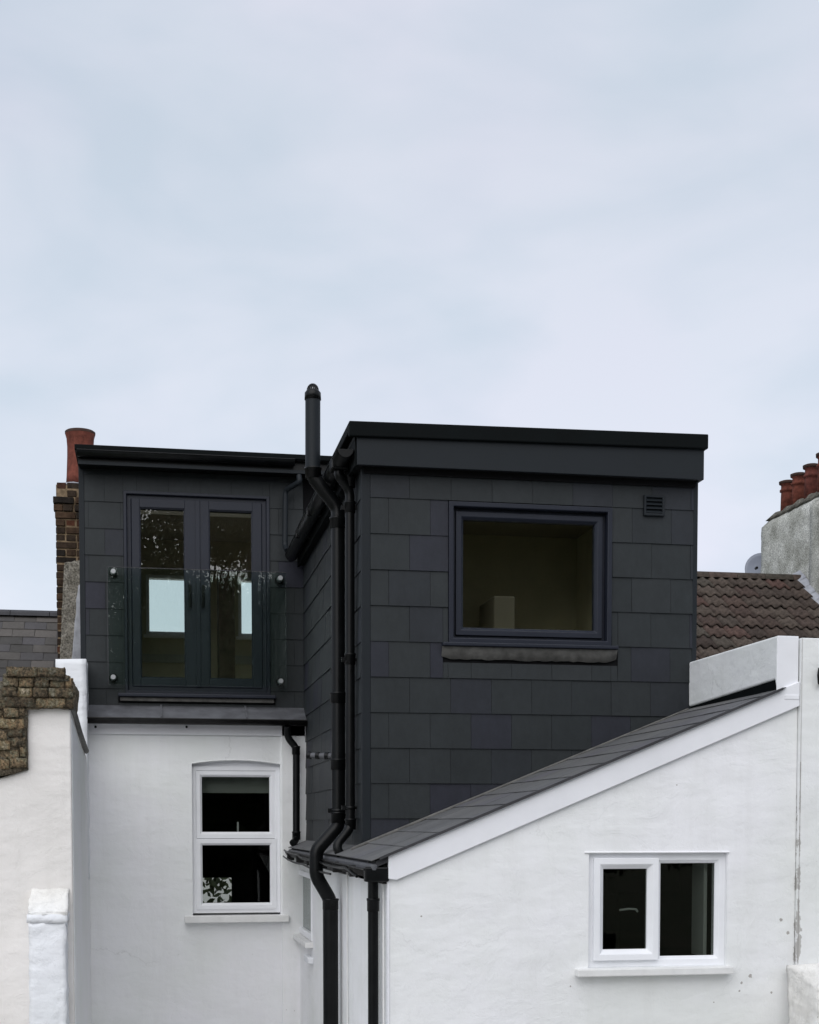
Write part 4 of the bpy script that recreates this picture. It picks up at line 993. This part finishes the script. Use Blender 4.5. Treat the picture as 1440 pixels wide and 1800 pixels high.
# flank painted white
MB().prism_x([(YL + .06, 0), (YW - .01, 0), (YW - .01, zt2 - .12), (ye2, zt2 - .06), (YL + .5, zt1 - .12), (YL + .06, zt1 - .08)], XL - .002, XL + .006).build('flank_render', M['render_back'], lw)
ed = [(XL + .004, YL - .01, zt1 + .0), (XL + .008, YL + .35, zt1 - .025), (XL + .008, YL + .9, zt1 - .09), (XL + .01, (YL + ye2) / 2 + .35, zt2 + .07), (XL + .012, ye2, zt2 + .01)]
MB().tube(fillet(ed, .3, 6), .026, 8).build('lead_edge', M['leadbrown'], lw)
# white block beyond
bk = [XX(98, 13.5, 1160), XL]
lump_box(bk[0], XL + .01, 13.42, 13.8, H - .5, ZZ(120, 1159, 13.45), .05, .007, 12, 0, 3).build('white_block', M['render_grey'], lw)
# mossy masonry
mz0, mz1 = ZZ(60, 1246, YL), ZZ(60, 1172, YL)
xs0, xs1 = XX(4, YL, 1200), XX(131, YL, 1200)
def capshape(v):
    u = (v.x - xs0) / (xs1 - xs0); k = max(0, (v.z - mz0) / (mz1 - mz0)); top_ = 1 - .25 * max(0, (u - .72) / .28) ** 2 - .10 * max(0, (.25 - u) / .25)
    return Vector((v.x, v.y, mz0 + (v.z - mz0) * (top_ if k > 0 else 1)))
lump_box(xs0, xs1, YL - .05, YL + .42, mz0, mz1, .035, .022, 7, .05, 1, capshape).build('mossy_coping', M['moss'], lw, label='brown mossy masonry capping')
lump_box(xs0 + .01, xs1 - .03, YL - .075, YL - .03, mz0 + .2, mz0 + .24, .035, .016, 9, 0, 8).build('coping_ledge', M['moss'], lw)
xm0, xm1 = -3.2, XX(48, YL, 1300)
def sh2(v):
    k = (v.z - 0); return Vector((v.x, v.y, v.z + (v.x - xm1) * .28 if v.z < (mz0 - .2) else v.z))
lump_box(xm0, xm1, YL - .045, YL + .4, ZZ(48, 1352, YL), mz1 - .12, .05, .022, 7, .05, 12, sh2).build('mossy_masonry', M['moss'], lw)
# the exposed old bricks of the coping and of the ragged left part
def old_brick(x0, x1, z0, z1, y0, sd):
    o = lump_box(x0 + .004, x1 - .004, y0, y0 + .12, z0 + .001, z1 - .002, .018, .008, 30, 0, sd).build('brick', M['mossbrick'], lw)
zz = mz0 + .004; row = 0; rz = random.Random(5)
while zz < mz1 - .05:
    x = xs0 + rz.uniform(.0, .03) + (0 if zz < mz1 - .12 else .03); xe_ = xs1 - (.005 if zz < mz1 - .12 else .06)
    while x < xe_ - .03:
        l = min(rz.choice((.11, .21, .22)), xe_ - x)
        old_brick(x, x + l, zz, zz + .072, YL - .070 - (.02 if zz > mz1 - .13 else 0) + rz.uniform(-.012, .012), rz.uniform(0, 50)); x += l
    zz += .074; row += 1
zz = ZZ(48, 1352, YL) + .02
while zz < mz1 - .16:
    x = xm1 - .9 + rz.uniform(0, .1)
    while x < xm1 - .02:
        l = min(rz.choice((.11, .21, .22)), xm1 - x + rz.uniform(-.01, .006))
        if l < .03: break
        if not (zz > mz0 - .05 and x > xs0 - .12): old_brick(x, x + l, zz + (x - xm1) * .10, zz + .072 + (x - xm1) * .10, YL - .060 + rz.uniform(-.012, .012), rz.uniform(0, 50))
        x += l
    zz += .074
# pier
YPi = YL - .28; px0, px1 = XX(48, YPi, 1700), XX(119, YPi, 1700)
za, zb2 = ZZ(80, 1608, YPi), ZZ(80, 1562, YL)
pier = thing('wall_pier', 'white painted masonry pier with sloping top against the cream left wall', 'pier', ((px0 + px1) / 2, YPi, 0))
lump_box(px0 + .012, px1 - .012, YPi, YL, H - 2.6, za - .06, .03, .011, 12, 0, 1).build('shaft', M['render_grey'], pier)
lump_box(px0, px1, YPi - .008, YL, za - .06, za, .022, .007, 16, 0, 2).build('band', M['render_grey'], pier)
def sh3(v):
    t = (v.y - YPi) / (YL - YPi); return Vector((v.x, v.y, za + (v.z - za) * max(.12, t)))
lump_box(px0 + .01, px1, YPi - .005, YL + .01, za + .001, zb2, .022, .010, 18, 0, 3, sh3).build('sloping_cap', M['render_rough'], pier)

# garden wall bottom right
gw = thing('garden_wall', 'rough whitewashed garden wall stub at the foot of the right neighbour wall', 'wall', (4.4, 7.8, 0))
gx = XX(1380, YO, 1750); gz = ZZ(1390, 1697, 8.2)
def sh4(v):
    k_ = max(0, v.z - (H - 2.2)) / (gz - H + 2.2); return Vector((v.x - .05 * (1 - k_), v.y - .1 * (1 - k_), v.z - max(0, (8.4 - v.y)) * .3 * k_))
lump_box(gx, gx + 1.6, 8.05, YO - .04, H - 2.2, gz, .028, .016, 13, .02, 7, sh4).build('rough_masonry', M['render_rough'], gw)

# ================================================================== what the windows mirror: trees and an added shed behind the viewer
def leaves(mb, c, rad, n, size, rnd):
    vs = []; fs = []
    for i in range(n):
        d = Vector((rnd.gauss(0, 1), rnd.gauss(0, 1), rnd.gauss(0, 1))).normalized() * rnd.random() ** .35
        p = c + Vector((d.x * rad[0], d.y * rad[1], d.z * rad[2]))
        a = Vector((rnd.uniform(-1, 1), rnd.uniform(-1, 1), rnd.uniform(-1, 1))).normalized(); b_ = a.orthogonal().normalized(); s_ = size * rnd.uniform(.6, 1.4)
        k = len(vs); vs += [p - a * s_, p + b_ * s_ * .5, p + a * s_, p - b_ * s_ * .5]; fs.append((k, k + 1, k + 2, k + 3))
    mb.add(vs, fs)
def tree(label, x, y, h, spread, seed, n=26, leafn=330, size=.11, group='trees behind the viewer'):
    rnd = random.Random(seed); t = thing('tree', label, 'tree', (x, y, 0), group)
    tr = MB(); base = Vector((x, y, 0)); topp = Vector((x + .3, y, h * .62))
    tr.tube([base, base.lerp(topp, .4) + Vector((.1, .05, 0)), topp], [.26, .2, .1], 10)
    lf = MB()
    for i in range(n):
        a = rnd.uniform(0, 2 * math.pi); hh = rnd.uniform(.32, .97); rr_ = spread * math.sin(math.pi * min(1, (hh - .15) / .9)) * rnd.uniform(.25, 1)
        c = Vector((x + rr_ * math.cos(a), y + rr_ * math.sin(a), h * hh))
        s0 = base.lerp(topp, min(1, hh * .9)); tr.tube([s0, s0.lerp(c, .5) + Vector((0, 0, .2)), c], [.07, .045, .015], 6)
        leaves(lf, c, (spread * .34, spread * .34, spread * .26), leafn, size, rnd)
    tr.build('trunk', M['bark'], t); lf.build('crown', M['leaf'], t)
tree('broad leafy garden tree behind the viewer mirrored in the double doors', 1.0, -8, 13.2, 3.5, 1, 50, 900, .065)
tree('rounder leafy tree standing behind the tall garden tree and mirrored with it', 1.6, -13, 11.2, 3.6, 21, 60, 1000, .08)
tree('tall leafy garden tree behind the viewer mirrored in the picture window', 7.2, -8, 12.8, 3.9, 2, 62, 1150, .065)
tree('second rounder leafy tree behind the viewer, farther right near the shed', 8.6, -13, 12.4, 4.2, 22, 70, 1100, .08)
tree('dense low bushy tree behind the viewer mirrored in the sash window', 2.2, -9.5, 6.8, 3.2, 9, 46, 700, .09)
tree('leafy garden tree furthest left behind the viewer', -5.2, -11, 9.0, 3.0, 3, 24)
tree('small bushy tree added on the street side to dapple the bright patch in the sash window', -.1, 20.5, 5.3, 1.6, 5, 16, 160, .07, 'street side')  # leaves added to break up the bright patch in the lower sash
sh = thing('added_shed', 'dark vertical-boarded shed added behind the viewer in place of a mirrored fence', 'shed', (5, -7, 0))  # unseen shed added for dark upright boards in the casement reflection
for i in range(44):
    x = 1.5 + i * .15; o = MB().box(x, x + .138, -7.03 + (.012 if i % 2 else 0), -7.0, 0, 3.25 - .05 * abs(i - 8) * .5).build('board', M['soilwood'], sh)
MB().box(1.5, 8.1, -7.0, -9.0, 0, 2.3).build('shed_body', M['soilwood'], sh)
ws = thing('added_house_front', 'white house front added across the street for the bright patch in the sash window', 'house', (0, 26, 0))  # added white front, stands in for a bright reflection in the lower sash
MB().box(-4, 4, 25, 30, 0, 5.2).build('front_wall', M['render'], ws)
